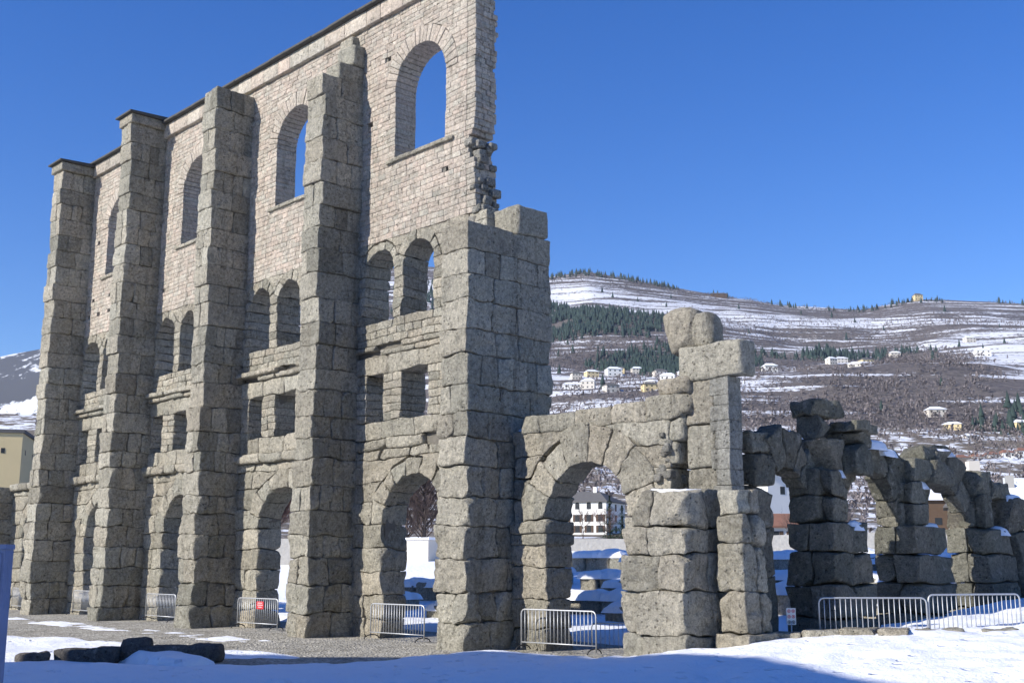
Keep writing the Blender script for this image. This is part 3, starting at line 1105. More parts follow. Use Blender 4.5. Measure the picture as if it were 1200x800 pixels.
# three piers
for k, yb in enumerate((4.90, 9.25, 13.6)):
    pr = empty('pier'); pr.parent = arcade
    off = np.array((7.7, yb + 1.0, 0.5)); pr.location = Vector(off) - AO

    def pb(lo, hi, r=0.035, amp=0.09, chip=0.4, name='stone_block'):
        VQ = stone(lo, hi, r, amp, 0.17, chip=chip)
        put(name, (VQ[0] - off, VQ[1]), pr, 'shaded_stone', tnt(0.4, 0.3))
    zs = courses(0.2, 3.35, 0.86, jit=0.1)
    for i, (za, zb) in enumerate(zip(zs[:-1], zs[1:])):
        fl = 0.16 * (1 - i / 3)
        ym = yb + random.uniform(0.9, 1.2)
        xm = random.uniform(7.55, 7.75)
        for (xa, xb, ya, yc) in ((7.02 - fl * .5, xm, yb - fl * .3, yb + 1.85), (xm, 8.34 + fl, yb - fl, ym), (xm, 8.30 + fl, ym, yb + 1.85 + fl)):
            pb((xa + .01, ya + .01, za + .01), (xb - .01, yc - .01, zb - .01), r=0.035, amp=0.09)
    # upper narrower part
    top = (4.7, 4.6, 4.4)[k]
    zs = courses(3.36, top, 0.75)
    for za, zb in zip(zs[:-1], zs[1:]):
        s = random.uniform(-.05, .05)
        pb((7.05, yb + .15 + s, za + .004), (7.85, yb + 1.65 + s, zb - .004))
        pb((7.82, yb + .35, za + .01), (8.15 + s, yb + 1.1, zb - .01))
    off2 = off
    for (x0, x1, y0, y1, z, h) in ((7.85, 8.28, yb + 1.0, yb + 1.7, 3.30, 0.14), (7.4, 7.9, yb + 1.0, yb + 1.55, top - 0.04, 0.10)):
        o = snow_pad(x0, x1, y0, y1, z, h, None)
        o.data.transform(Matrix.Translation(-Vector(off)))
        o.parent = pr
    # one half bay of arch on each side, built of large wedge stones
    nxt = {0: [(3.38, 5.15)], 1: [(6.7, 9.35)], 2: [(11.05, 13.7)]}[k]
    for (ya, yc) in nxt:
        cy, r, sp = 0.5 * (ya + yc), 0.5 * (yc - ya), (3.75, 3.55, 3.3)[k]
        x0, x1 = ((7.0, 7.6), (7.05, 7.75), (7.05, 7.7))[k]
        ring = (1.0, 1.02, 0.95)[k]

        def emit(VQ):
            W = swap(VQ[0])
            put('voussoir', (W - off, VQ[1][:, ::-1]), pr, 'shaded_stone', tnt(0.4, 0.3))
        voussoirs(cy, r, sp, ring, 5 if k == 0 else 6, x0, x1, emit, a1=(0.66 if k == 0 else 1.0) * math.pi, jit=0.3, rough=0.3, r=0.035, amp=0.10, step=0.14, chip=0.5)
# stumps standing on top of the piers
for lo, hi in (((6.85, 2.95, 0.5), (7.5, 3.70, 2.0)), ((6.85, 2.95, 2.0), (7.5, 3.66, 3.2)), ((6.85, 2.95, 3.2), (7.5, 3.62, 4.2)), ((6.9, 2.9, 4.2), (7.55, 3.75, 5.0)), ((6.9, 2.9, 5.0), (7.5, 3.7, 5.55))):
    side_stone(lo, hi, r=0.06, amp=0.10)
ST = empty('broken_top'); ST.parent = arcade; ST.location = (0, 0, 0)
for lo, hi in (((7.10, 5.45, 4.7), (7.95, 6.35, 5.55)), ((7.05, 5.5, 5.55), (7.85, 6.25, 6.15)), ((6.95, 5.35, 6.14), (7.90, 6.45, 6.55)),
               ((7.35, 6.4, 4.65), (8.25, 7.4, 5.4)), ((7.5, 6.6, 5.4), (8.2, 7.5, 5.75)), ((7.3, 6.45, 5.75), (8.3, 7.65, 6.02)),
               ((7.15, 9.9, 4.6), (8.1, 11.0, 5.25)), ((7.2, 10.8, 4.5), (8.2, 12.0, 5.3)), ((7.2, 11.2, 5.3), (8.1, 12.4, 5.62)), ((7.15, 10.6, 5.25), (8.0, 11.4, 5.7)),
               ((7.2, 14.0, 4.3), (8.0, 15.0, 5.15)), ((7.3, 14.8, 4.3), (8.1, 16.0, 4.85)), ((7.0, 15.4, 3.3), (8.3, 16.6, 4.4)), ((7.1, 15.7, 0.8), (8.4, 17.3, 3.3))):
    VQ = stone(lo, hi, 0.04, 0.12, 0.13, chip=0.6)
    put('stone_block', (VQ[0] - np.array(AO), VQ[1]), ST, 'shaded_stone', tnt(0.4, 0.3))
for (x0, x1, y0, y1, z, h) in ((7.2, 8.0, 7.7, 8.6, 5.52, 0.12), (7.2, 7.9, 8.5, 9.4, 5.40, 0.10), (7.2, 8.0, 11.5, 12.4, 5.60, 0.08), (7.0, 7.6, 4.35, 5.0, 5.62, 0.12), (7.3, 8.2, 15.6, 16.5, 4.38, 0.1)):
    o = snow_pad(x0, x1, y0, y1, z, h, None)
    o.data.transform(Matrix.Translation(-AO))
    o.parent = ST

# ------------------------------------------------------------------ crowd barriers
def bar_mesh(name, pts, r, mat, parent=None, sides=8):
    return mesh_py(name, *tube_vf(pts, r, sides), mat, parent, smooth=True)


def make_barrier(L, nb, H=1.08):
    root = empty('crowd_barrier')
    z0, c = 0.22, 0.12
    pts = [(0, 0, 0.06), (0, 0, H - c)]
    for a in (1, 2, 3):
        t = a / 3 * math.pi / 2
        pts.append((c - c * math.cos(t), 0, H - c + c * math.sin(t)))
    pts.append((L - c, 0, H))
    for a in (1, 2, 3):
        t = a / 3 * math.pi / 2
        pts.append((L - c + c * math.sin(t), 0, H - c + c * math.cos(t)))
    pts.append((L, 0, 0.06))
    bar_mesh('frame', pts, 0.021, 'galvanised', root)
    bar_mesh('bottom_rail', [(0.01, 0, z0), (L - 0.01, 0, z0)], 0.017, 'galvanised', root)
    first = None
    for i in range(nb):
        x = L * (i + 1) / (nb + 1)
        if first is None:
            first = bar_mesh('upright_bar', [(0, 0, z0 + 0.012), (0, 0, H - 0.014)], 0.011, 'galvanised', root, 6)
            o = first
        else:
            o = first.copy()
            link(o, root)
        o.location = (x, 0, 0)
    for x in (0.06, L - 0.06):
        pts = [(x, 0.30 * math.cos(t), 0.02 + 0.13 * math.sin(t)) for t in np.linspace(0, math.pi, 7)]
        bar_mesh('foot', pts, 0.017, 'dark_iron', root)
    return root


def set_barrier(root, a, b, z, label, group='grey crowd barriers closing the arches'):
    a, b = Vector(a), Vector(b)
    root.location = (a.x, a.y, z)
    root.rotation_euler = (0, 0, math.atan2(b.y - a.y, b.x - a.x))
    tag(root, label, 'barrier', group)


proto = make_barrier(2.5, 19)
spots = [((0.95, 1.25), (3.4, 1.5), 0.02, 'grey tubular barrier across the free standing low arch'),
         ((-5.75, 1.20), (-3.3, 1.3), 0.0, 'grey tubular barrier in the arch beside the last tall pier'),
         ((-13.9, 1.30), (-11.45, 1.4), 0.0, 'grey tubular barrier carrying a red notice in the middle arch'),
         ((-21.4, 1.45), (-18.95, 1.45), 0.0, 'grey tubular barrier left of the darkest buttress foot'),
         ((-28.7, 1.5), (-26.2, 1.5), 0.0, 'grey tubular barrier in the arch between the two farthest tall buttresses'),
         ((8.98, 3.10), (10.65, 4.86), 0.45, 'grey barrier half sunk in snow, left one of the pair by the shaded piers'),
         ((10.72, 4.98), (11.9, 7.2), 0.52, 'grey barrier half sunk in snow, right one of the pair at the picture edge'),
         ((1.35, 3.6), (3.2, 5.3), -0.42, 'low set grey barrier standing behind the free standing low arch'),
         ((-36.0, 1.5), (-33.6, 1.5), 0.0, 'grey barrier with a red notice in the leftmost low arch')]
barriers = []
for i, (a, b, z, lab) in enumerate(spots):
    o = proto if i == 0 else copy_tree(proto)
    set_barrier(o, a, b, z, lab)
    barriers.append(o)
for bi, xx in ((2, 1.25), (8, 1.2)):
    pn = box('notice', (xx, -0.045, 0.72), (xx + 0.42, -0.025, 0.98), 'red_plastic', barriers[bi])
    for r_, (u0, u1) in enumerate(((0.06, 0.34), (0.04, 0.38), (0.10, 0.32))):
        mesh_py('print_line', [(xx + u0, -0.047, 0.92 - 0.07 * r_), (xx + u1, -0.047, 0.92 - 0.07 * r_), (xx + u1, -0.047, 0.935 - 0.07 * r_), (xx + u0, -0.047, 0.935 - 0.07 * r_)],
                [(0, 1, 2, 3)], 'white_plastic', pn)

# ------------------------------------------------------------------ small rules sign by the arcade
sg = empty('rules_sign', (8.35, 2.9, 0.55), 0)
sg.rotation_euler = (0, 0, math.atan2(RGT.y, RGT.x))
tag(sg, 'small white sign with rows of tiny pictograms on a thin post', 'sign')
bar_mesh('post', [(0, 0, -0.1), (0, 0, 0.45)], 0.016, 'galvanised', sg)
pn = box('panel', (-0.11, -0.012, 0.36), (0.11, 0.012, 0.74), 'white_plastic', sg)
for i in range(2):
    for j in range(3):
        cx, cz = -0.05 + 0.10 * i, 0.42 + 0.125 * j
        ring_v, ring_f = [], []
        for q in range(12):
            a = 2 * math.pi * q / 12
            for rr in (0.028, 0.040):
                ring_v.append((cx + rr * math.cos(a), -0.0145, cz + rr * math.sin(a)))
        for q in range(12):
            q2 = (q + 1) % 12
            ring_f.append((2 * q, 2 * q2, 2 * q2 + 1, 2 * q + 1))
        s = 0.012
        o = len(ring_v)
        ring_v += [(cx - s, -0.0145, cz - s * 1.4), (cx + s, -0.0145, cz - s * 1.4), (cx + s, -0.0145, cz + s * 1.4), (cx - s, -0.0145, cz + s * 1.4)]
        ring_f.append((o, o + 1, o + 2, o + 3))
        mesh_py('pictogram', ring_v, ring_f, 'red_plastic' if j else 'black_print', pn)

# ------------------------------------------------------------------ blocks on the ground
def loose(name, lo, hi, label, cat='stone', mat='dark_rock', rz=0.0, r=0.12, amp=0.06, group=None, chip=0.25, tint=None):
    lo, hi = Vector(lo), Vector(hi)
    c = Vector(((lo.x + hi.x) / 2, (lo.y + hi.y) / 2, lo.z))
    VQ = stone(lo - c, hi - c, r, amp, 0.12, chip=chip)
    o = mesh_quads(name, VQ[0], VQ[1], mat, None, tint or tnt())
    o.location = c
    o.rotation_euler = (0, 0, rz)
    tag(o, label, cat, group)
    return o


random.seed(41)
a45 = math.atan2(RGT.y, RGT.x)
loose('boulder', (-4.25, -10.15, -0.05), (-3.65, -9.6, 0.30), 'smallest dark stone at the left of the row in shade', rz=0.4, r=0.2, group='fallen stones in the shaded snow')
loose('fallen_block', (-4.25, -9.05, -0.05), (-2.75, -8.45, 0.36), 'long flat topped dark block second from left in the shaded snow', rz=a45, r=0.08, group='fallen stones in the shaded snow')
loose('boulder', (-3.25, -8.1, -0.05), (-2.55, -7.5, 0.60), 'rounded upright dark stone leaning on the end of a slab', rz=a45, r=0.25, amp=0.05, group='fallen stones in the shaded snow')
loose('fallen_block', (-3.0, -7.35, -0.05), (-1.2, -6.65, 0.42), 'longest dark slab lying with snow banked against it', rz=a45, r=0.1, group='fallen stones in the shaded snow')
snow_o = snow_pad(-3.2, -0.4, -8.2, -7.0, 0.08, 0.16, None, 'snow_bank')
tag(snow_o, 'small snow bank piled against the longest dark slab', 'snow', kind='stuff')
# slabs of the kerb beside the corner pier
kx = [(8.3, 1.9, 0.50), (8.9, 2.2, 0.58), (9.65, 2.58, 0.66), (10.4, 2.9, 0.74), (11.0, 3.18, 0.80)]
kerb_labels = ['kerb slab touching the foot of the corner pier', 'second kerb slab out from the corner pier', 'third kerb slab out from the corner pier', 'last kerb slab tapering into the snow by the barrier']
for i in range(4):
    a, b = Vector(kx[i]), Vector(kx[i + 1])
    m = (a + b) / 2
    L = (b - a).length
    loose('kerb_slab', (m.x - L / 2 + 0.01, m.y - 0.1, m.z - 0.2), (m.x + L / 2 - 0.01, m.y + 0.75, m.z + (0.24, 0.22, 0.2, 0.14)[i]), kerb_labels[i], 'kerb', 'stone',
          rz=math.atan2(b.y - a.y, b.x - a.x), r=0.04, amp=0.02, group='kerb slabs at the corner pier', tint=tnt(0.7, 0.45))
for i, (x, y, s, lab) in enumerate(((11.35, 4.2, 0.5, 'pale flat stone poking out of the snow below the right barrier'), (12.2, 5.3, 0.4, 'pale broken stones in snow at the right picture edge'),
                                    (10.9, 4.3, 0.2, 'tiny pale stone in the snow beside the flat one'))):
    z = float(ground_z(x, y)) + 0.12
    loose('snow_stone', (x - s, y - 0.25, z - 0.1), (x + s, y + 0.25, z + 0.16), lab, 'stone', 'stone', rz=0.7, r=0.08, group='pale stones in the sunlit snow', tint=tnt(0.7, 0.6))

# snow capped remains of the seating inside the theatre
random.seed(58)
rows = []
spec = [  # x, y, length, depth, height, turn
    (-8.5, 13.5, 5.0, 1.2, 0.9, 0.15), (-6.8, 17.5, 6.0, 1.4, 1.0, 0.1), (-11.5, 20.5, 6.0, 1.5, 1.0, -0.1), (-13.0, 26.0, 7.0, 1.6, 1.2, 0.0), (-10.0, 9.2, 3.5, 1.3, 0.7, 0.3),
    (-2.6, 11.5, 4.0, 1.3, 0.7, 0.2), (-2.2, 15.5, 5.0, 1.5, 1.1, 0.15), (-4.4, 21.0, 6.5, 1.6, 1.0, 0.05), (-6.2, 28.0, 8.0, 1.6, 1.1, 0.0), (1.0, 9.2, 3.0, 1.1, 0.9, 0.1),
    (1.8, 20.0, 5.0, 1.6, 1.1, -0.1), (-1.0, 26.0, 7.0, 1.7, 1.1, 0.0), (-0.3, 33.0, 7.0, 1.6, 0.9, 0.0),
    (4.2, 14.0, 3.0, 1.3, 1.0, -0.2), (4.6, 22.0, 4.5, 1.5, 1.1, -0.15), (5.0, 30.0, 6.0, 1.6, 1.0, -0.1), (-20.0, 16.0, 5.0, 1.4, 1.0, 0.1), (-20.5, 22.0, 6.0, 1.5, 1.1, 0.0), (-18.5, 11.0, 4.0, 1.3, 0.9, 0.2),
    (-22.5, 29.0, 7.0, 1.6, 1.1, 0.0), (6.4, 26.5, 4.5, 1.4, 1.1, -0.2), (7.6, 20.5, 3.0, 1.2, 1.0, -0.2)]
words_i = ['first', 'second', 'third', 'fourth', 'fifth', 'sixth', 'seventh', 'eighth']
for i, (x, y, L, dpt, h, a) in enumerate(spec):
    z = float(ground_z(x, y))
    rt = empty('seating_fragment', (x, y, z), a)
    where = 'the leftmost tall arch' if x < -16 else 'the arch with the red notice' if x < -9.5 else 'the arch by the last tall pier' if x < -3.5 else 'the free standing low arch' if x < 3.5 else 'the shaded side arches'
    j = sum(1 for q in spec[:i] if (q[0] < -16) == (x < -16) and where == ('the leftmost tall arch' if q[0] < -16 else 'the arch with the red notice' if q[0] < -9.5 else 'the arch by the last tall pier' if q[0] < -3.5 else 'the free standing low arch' if q[0] < 3.5 else 'the shaded side arches'))
    tag(rt, 'snow covered remnant of stone seating seen through %s, %s built of its group' % (where, words_i[j]), 'ruin', 'snow capped remains of the theatre seating')
    rt['label'] = 'snow capped seating remnant, %s seen through %s' % (words_i[j], where)
    e = split(-L / 2, L / 2, 0.8, 1.5)
    for (p, q) in e:
        hh = h * random.uniform(0.8, 1.05)
        VQ = stone((p + 0.01, -dpt / 2 + random.uniform(-0.1, 0.1), -0.3), (q - 0.01, dpt / 2, hh), 0.12, 0.07, 0.3, chip=0.2)
        put('stone_block', VQ, rt, 'stone', tnt(0.35, 0.4))
    o = snow_pad(-L / 2 - 0.1, L / 2 + 0.1, -dpt / 2 - 0.1, dpt / 2 + 0.1, h * 0.93, 0.25, None, 'snow_cap', 0.12)
    o.parent = rt

# ------------------------------------------------------------------ blue post close at the left edge
bp = empty('blue_post', LF(-3.16, 7.0, -0.3), math.atan2(RGT.y, RGT.x))
tag(bp, 'blue painted metal post cut off by the left picture edge', 'post')
box('shaft', (-0.26, -0.06, 0), (0.155, 0.06, 2.72), 'blue_paint', bp)
box('cap', (-0.265, -0.065, 2.722), (0.16, 0.065, 2.752), 'blue_paint', bp)
for sx in (-0.20, -0.02, 0.12):
    box('rib', (sx, -0.072, 0.02), (sx + 0.02, -0.061, 2.70), 'blue_paint', bp)

# ------------------------------------------------------------------ houses
def house(name, L, F, z, w, d, h, roof_h, wall, roof, turn=0.0, label='', cat='house', rows_=2, cols=3, side_cols=2, win=(0.9, 1.3), group=None, over=0.4, chimney=True, flat=False, arched_top=False, simple=False):
    c = LF(L, F, z)
    base = math.atan2(RGT.y, RGT.x) + turn
    r = empty(name, c, base)
    tag(r, label, cat, group)
    box('wall', (-w / 2, 0, -6), (w / 2, d, h), wall, r)
    if flat:
        rf = box('roof', (-w / 2 - over, -over, h + 0.01), (w / 2 + over, d + over, h + roof_h), roof, r)
    else:
        y0, y1, x0, x1 = -over, d + over, -w / 2 - over, w / 2 + over
        rx = min(w * 0.5, d * 0.5) * 0.7
        V = [(x0, y0, h), (x1, y0, h), (x1, y1, h), (x0, y1, h), (x0 + rx, d / 2, h + roof_h), (x1 - rx, d / 2, h + roof_h),
             (x0, y0, h + 0.18), (x1, y0, h + 0.18), (x1, y1, h + 0.18), (x0, y1, h + 0.18)]
        V[4] = (x0 + rx, d / 2, h + roof_h)
        Fc = [(0, 3, 2, 1), (0, 1, 7, 6), (1, 2, 8, 7), (2, 3, 9, 8), (3, 0, 6, 9), (6, 7, 5, 4), (7, 8, 5), (8, 9, 4, 5), (9, 6, 4)]
        rf = mesh_py('roof', V, Fc, roof, r)
    if chimney and not flat:
        cx = w * 0.22
        box('chimney', (cx - 0.4, d / 2 - 0.9, h + roof_h * 0.4), (cx + 0.4, d / 2 - 0.3, h + roof_h + 0.9), wall, rf)
    sh = h / rows_
    for j in range(rows_):
        for i in range(cols):
            x = -w / 2 + w * (i + 0.5) / cols
            zc = sh * (j + 0.55)
            ww, wh = win
            if arched_top and j == rows_ - 1:
                wh *= 0.7
                zc += 0.1
            f = box('window', (x - ww / 2, -0.03, zc - wh / 2), (x + ww / 2, 0.1, zc + wh / 2), 'window_dark', r)
            if arched_top and j == rows_ - 1:
                pts = [(x + ww / 2 * math.cos(t), -0.03, zc + wh / 2 + ww / 2 * math.sin(t)) for t in np.linspace(0, math.pi, 7)]
                mesh_py('arched_head', pts + [(q[0], 0.1, q[2]) for q in pts], [tuple(range(7))[::-1], tuple(range(7, 14))] + [(a, a + 1, a + 8, a + 7) for a in range(6)], 'window_dark', f)
            if not simple:
                for s in (-1, 1):
                    if not (arched_top and j == rows_ - 1):
                        box('shutter', (x + s * (ww * 0.78) - ww * 0.24, -0.07, zc - wh / 2), (x + s * (ww * 0.78) + ww * 0.24, -0.005, zc + wh / 2), 'shutter_wood', f)
        for i in range(side_cols):
            y = d * (i + 0.5) / side_cols
            zc = sh * (j + 0.55)
            ww, wh = win
            for s in (-1, 1):
                xa = s * w / 2
                box('window', (min(xa, xa + s * 0.03) - (0.1 if s > 0 else 0), y - ww / 2, zc - wh / 2), (max(xa, xa + s * 0.03) + (0.1 if s < 0 else 0), y + ww / 2, zc + wh / 2), 'window_dark', r)
    return r


gz = lambda L, F: float(ground_z(LF(L, F).x, LF(L, F).y))
TH = math.radians(0)
house('villa', 13.0, 253.4, gz(13, 253), 16.0, 12.0, 7.0, 2.7, 'white_render', 'roof_slab', math.radians(-25), 'white villa with arched attic windows seen through the free standing low arch', rows_=3, cols=6, side_cols=3, win=(1.0, 1.5), arched_top=True)
house('tower_house', 35.0, 150, gz(35, 150), 4.4, 6.0, 9.3, 1.4, 'white_render', 'roof_slab', math.radians(20), 'tall white house with one small window behind the first shaded arch', rows_=2, cols=1, side_cols=1, win=(0.7, 1.0), simple=True)
# low tiled porch beside it
pv = house('porch_house', 31.0, 128, gz(31, 128) + 0.3, 6.6, 4.0, 2.3, 1.6, 'white_render', 'roof_tile', math.radians(5), 'low house with brown tiled roof in the first shaded arch', rows_=1, cols=3, side_cols=1, win=(0.9, 1.3), chimney=False)
house('yellow_house', -53.2, 112, 9.2 - 6, 10.3, 9.0, 11.6, 0.35, 'yellow_render', 'roof_slab', math.radians(14), 'plain yellow flat topped building at the far left edge', 'building', rows_=3, cols=3, side_cols=2, win=(0.35, 0.5), flat=True, over=0.15, simple=True)
house('farm_house', 45.5, 110, gz(45, 110), 8.0, 6.0, 4.6, 2.2, 'grey_render', 'roof_slab', math.radians(-20), 'grey farmhouse with snowy roof just right of the last shaded pier', rows_=2, cols=3, side_cols=2, win=(0.7, 0.9))
house('farm_house', 52.0, 114, gz(52, 114), 8.0, 7.0, 5.0, 2.6, 'pale_render', 'roof_slab', math.radians(10), 'long farmhouse with snowy roof at the right picture edge', rows_=2, cols=4, side_cols=2, win=(0.7, 0.9))
house('barn', 66.0, 150, gz(66, 150), 26.0, 9.0, 6.0, 2.4, 'timber', 'snow', math.radians(-4), 'long barn whose whole roof is white with snow at right', 'barn', rows_=1, cols=6, side_cols=1, win=(0.9, 0.9), simple=True, chimney=False)
box('chimney', (-6, 1.5, 6.2), (-4.6, 3.0, 11.2), 'pale_render', bpy.data.objects['barn'])
house('shed', -7.4, 88, gz(-7, 88) - 0.2, 2.6, 2.4, 2.0, 0.18, 'pale_render', 'snow', math.radians(-28), 'small white flat roofed shed seen through the arch by the last tall pier', 'shed', rows_=1, cols=1, side_cols=0, win=(0.01, 0.01), flat=True, simple=True, over=0.12)
# snow lying on the two farmhouse roofs
for nm in ('farm_house', 'farm_house.001'):
    r = bpy.data.objects[nm]
    rf = [c for c in r.children if c.name.startswith('roof')][0]
    vs_ = [v.co.copy() for v in rf.data.vertices]
    q = [vs_[6], vs_[7], vs_[5], vs_[4]]
    c = sum(q, Vector()) / 4
    q = [c + (p - c) * 0.94 + Vector((0, -0.02, 0.05)) for p in q]
    mesh_py('roof_snow', q + [p + Vector((0, 0, 0.16)) for p in q], [(0, 3, 2, 1), (4, 5, 6, 7), (0, 1, 5, 4), (1, 2, 6, 5), (2, 3, 7, 6), (3, 0, 4, 7)], 'snow', rf)

# garden wall closing the theatre ground
gw = empty('garden_wall', LF(0, 95, 0), math.atan2(RGT.y, RGT.x))
tag(gw, 'long pale rubble garden wall running behind the ruins', 'wall')
V, Fc = [], []
N_ = 60
for i in range(N_ + 1):
    L = -70 + 160 * i / N_
    zb = float(ground_z(LF(L, 95).x, LF(L, 95).y))
    zt = max(zb + 1.0, 4.2 + 0.03 * max(0, L - 12)) + random.uniform(-0.02, 0.02)
    for (y, z) in ((-0.2, zb - 1.5), (0.2, zb - 1.5), (0.2, zt), (-0.2, zt)):
        V.append((L, y, z))
for i in range(N_):
    for k in range(4):
        k2 = (k + 1) % 4
        Fc.append((i * 4 + k, (i + 1) * 4 + k, (i + 1) * 4 + k2, i * 4 + k2))
Fc += [(3, 2, 1, 0), (N_ * 4, N_ * 4 + 1, N_ * 4 + 2, N_ * 4 + 3)]
mesh_py('wall_body', V, Fc, 'garden_wall', gw)

# ------------------------------------------------------------------ trees near the houses
def bare_tree(loc, h, label, mat='twig', seed=1, spread_=0.5, n1=9, n2=7, n3=7, group=None, shrub=False):
    rs = random.Random(seed)
    root = empty('bare_shrub' if shrub else 'bare_tree', loc)
    tag(root, label, 'shrub' if shrub else 'tree', group)
    trunk = [Vector((0, 0, -0.5)), Vector((0.02 * h, 0, h * 0.3)), Vector((0, 0.02 * h, h * 0.65)), Vector((0.01 * h, 0, h * 0.97))]
    mesh_py('trunk', *tube_vf(trunk, [h * 0.022, h * 0.017, h * 0.010, h * 0.003], 7), 'bark', root, True)
    limbs, twigs = [], []
    for i in range(n1):
        t = rs.uniform(0.12 if shrub else 0.10, 0.92)
        p = Vector((0, 0, h * t))
        a = i * 2.4 + rs.uniform(-0.4, 0.4)
        l = h * spread_ * (1.15 - t) * rs.uniform(0.7, 1.1)
        d = Vector((math.cos(a), math.sin(a), rs.uniform(0.7, 1.4))).normalized()
        q = p + d * l * 0.5
        e = q + (d + Vector((0, 0, 0.5))).normalized() * l * 0.5
        limbs.append(tube_vf([p, q, e], [h * 0.008, h * 0.005, h * 0.002], 5))
        for j in range(n2):
            s = rs.uniform(0.25, 1.0)
            b0 = p.lerp(q, s * 2) if s < 0.5 else q.lerp(e, s * 2 - 1)
            dd = (d + Vector((rs.uniform(-1, 1), rs.uniform(-1, 1), rs.uniform(-0.1, 0.9)))).normalized()
            b1 = b0 + dd * l * rs.uniform(0.25, 0.5)
            twigs.append((b0, b1, h * 0.0028))
            for k in range(n3):
                c0 = b0.lerp(b1, rs.uniform(0.2, 1))
                c1 = c0 + (dd + Vector((rs.uniform(-1, 1), rs.uniform(-1, 1), rs.uniform(-0.3, 0.9)))).normalized() * l * rs.uniform(0.1, 0.28)
                twigs.append((c0, c1, h * 0.0016))
    mesh_py('limbs', *join(limbs), 'bark', root, True)
    V, Fc = [], []
    for b0, b1, w in twigs:
        d = (b1 - b0).normalized()
        u = d.cross(Vector((0.3, 0.5, 0.8))).normalized() * w
        v = d.cross(u).normalized() * w
        o = len(V)
        V += [b0 + u, b0 - u * 0.5 + v * 0.87, b0 - u * 0.5 - v * 0.87, b1]
        Fc += [(o, o + 1, o + 3), (o + 1, o + 2, o + 3), (o + 2, o, o + 3)]
    tag(mesh_py('crown', V, Fc, mat, root), kind='stuff')
    return root


def conifer(loc, h, wid, label, seed=1, group=None):
    rs = random.Random(seed)
    root = empty('conifer', loc)
    tag(root, label, 'tree', group)
    mesh_py('trunk', *tube_vf([(0, 0, -0.5), (0, 0, h * 0.5), (0, 0, h * 0.97)], [h * 0.02, h * 0.013, h * 0.003], 6), 'bark', root, True)
    V, Fc = [], []
    for i in range(3400):
        t = rs.random() ** 1.3
        z = h * (0.05 + 0.95 * t)
        rr = wid * (1 - t) ** 0.8 * (0.55 + 0.45 * math.sin(z * 5.0 + rs.random())) * rs.uniform(0.35, 1.08)
        a = rs.uniform(0, 2 * math.pi)
        p = Vector((rr * math.cos(a), rr * math.sin(a), z - 0.12 * rr))
        d = Vector((math.cos(a), math.sin(a), rs.uniform(-0.5, 0.5)))
        s = rs.uniform(0.16, 0.34) * (0.6 + 0.4 * (1 - t)) * h / 8
        u = d.cross(Vector((0, 0, 1))).normalized()
        o = len(V)
        V += [p - d * s * 0.3 + u * s * 0.4, p - d * s * 0.3 - u * s * 0.4, p + d * s * 1.3 + Vector((0, 0, rs.uniform(-.4, .2) * s))]
        Fc.append((o, o + 1, o + 2))
    tag(mesh_py('crown', V, Fc, 'needle_green', root), kind='stuff')
    return root


conifer(LF(18.9, 225, gz(18, 225) - 0.8), 9.0, 3.2, 'dark green conifer in front of the white villa', 5)
conifer(LF(20.6, 218, gz(20, 218) - 0.8), 7.0, 3.0, 'smaller green conifer right of the white villa front', 6)
bare_tree(LF(16.2, 200, gz(16, 200) - 0.3), 5.2, 'rust brown leafless shrub in front of the white villa', 'twig_red', 7, 0.9, 18, 9, 7, shrub=True)
bare_tree(LF(11.8, 195, gz(11, 195) - 0.3), 5.0, 'grey leafless shrub at the left foot of the white villa', 'twig', 8, 0.9, 14, 8, 6, shrub=True)
bare_tree(LF(-8.2, 108, gz(-8, 108)), 9.2, 'dense dark leafless tree filling the arch by the last tall pier', 'twig', 9, 0.42, 46, 15, 13, group='leafless trees behind the facade')
bare_tree(LF(-10.6, 116, gz(-10, 116)), 9.0, 'leafless tree second behind the arch by the last tall pier', 'twig', 10, 0.45, 36, 13, 12, group='leafless trees behind the facade')
bare_tree(LF(-22.5, 108, gz(-22, 108)), 9.0, 'reddish leafless tree seen through the arch with the red notice', 'twig_red', 12, 0.45, 44, 15, 12, group='leafless trees behind the facade')
bare_tree(LF(-25.6, 118, gz(-25, 118)), 9.5, 'taller leafless tree behind the arch with the red notice', 'twig', 13, 0.45, 36, 13, 12, group='leafless trees behind the facade')
bare_tree(LF(56, 130, gz(56, 130)), 7.0, 'leafless tree between the right hand farmhouses', 'twig', 14, 0.6, 16, 8, 7)
bare_tree(LF(28.5, 118, gz(28, 118)), 4.0, 'leafless shrub beside the low tiled house', 'twig', 15, 0.8, 12, 8, 6, shrub=True)

# ------------------------------------------------------------------ hillside
RID_L = np.array([-1500, -1140, -860, -800, -570, -440, -142, 58, 130, 289, 440, 519, 589, 690, 865, 1200, 1800]) * 1.0
RID_Z = np.array([100, 110, 130, 150, 330, 480, 492, 474, 484, 458, 432, 424, 421, 434, 427, 420, 400]) * 1.0


def hill_z(L, F):
    s = np.interp(F, [250, 450, 700, 1000, 1400, 1750, 1900, 2000, 2600], [-30, 30, 88, 172, 300, 418, 474, 470, 330]) / 474
    r = np.interp(L * (1900 / np.clip(F, 900, 1900)) ** 0.8, RID_L, RID_Z)
    w = sstep((F - 420) / 400) * (1 - 0.75 * sstep((F - 1500) / 350))
    rough = 26 * fbm2(L, F, 420, 4) + 5 * fbm2(L, F, 60, 3, 1)
    m = np.interp(L / F, [-0.6, -0.36, -0.2], [0.25, 0.42, 1.0])
    return m * s * (r * sstep((F - 600) / 900) + 474 * (1 - sstep((F - 600) / 900))) + m * w * rough


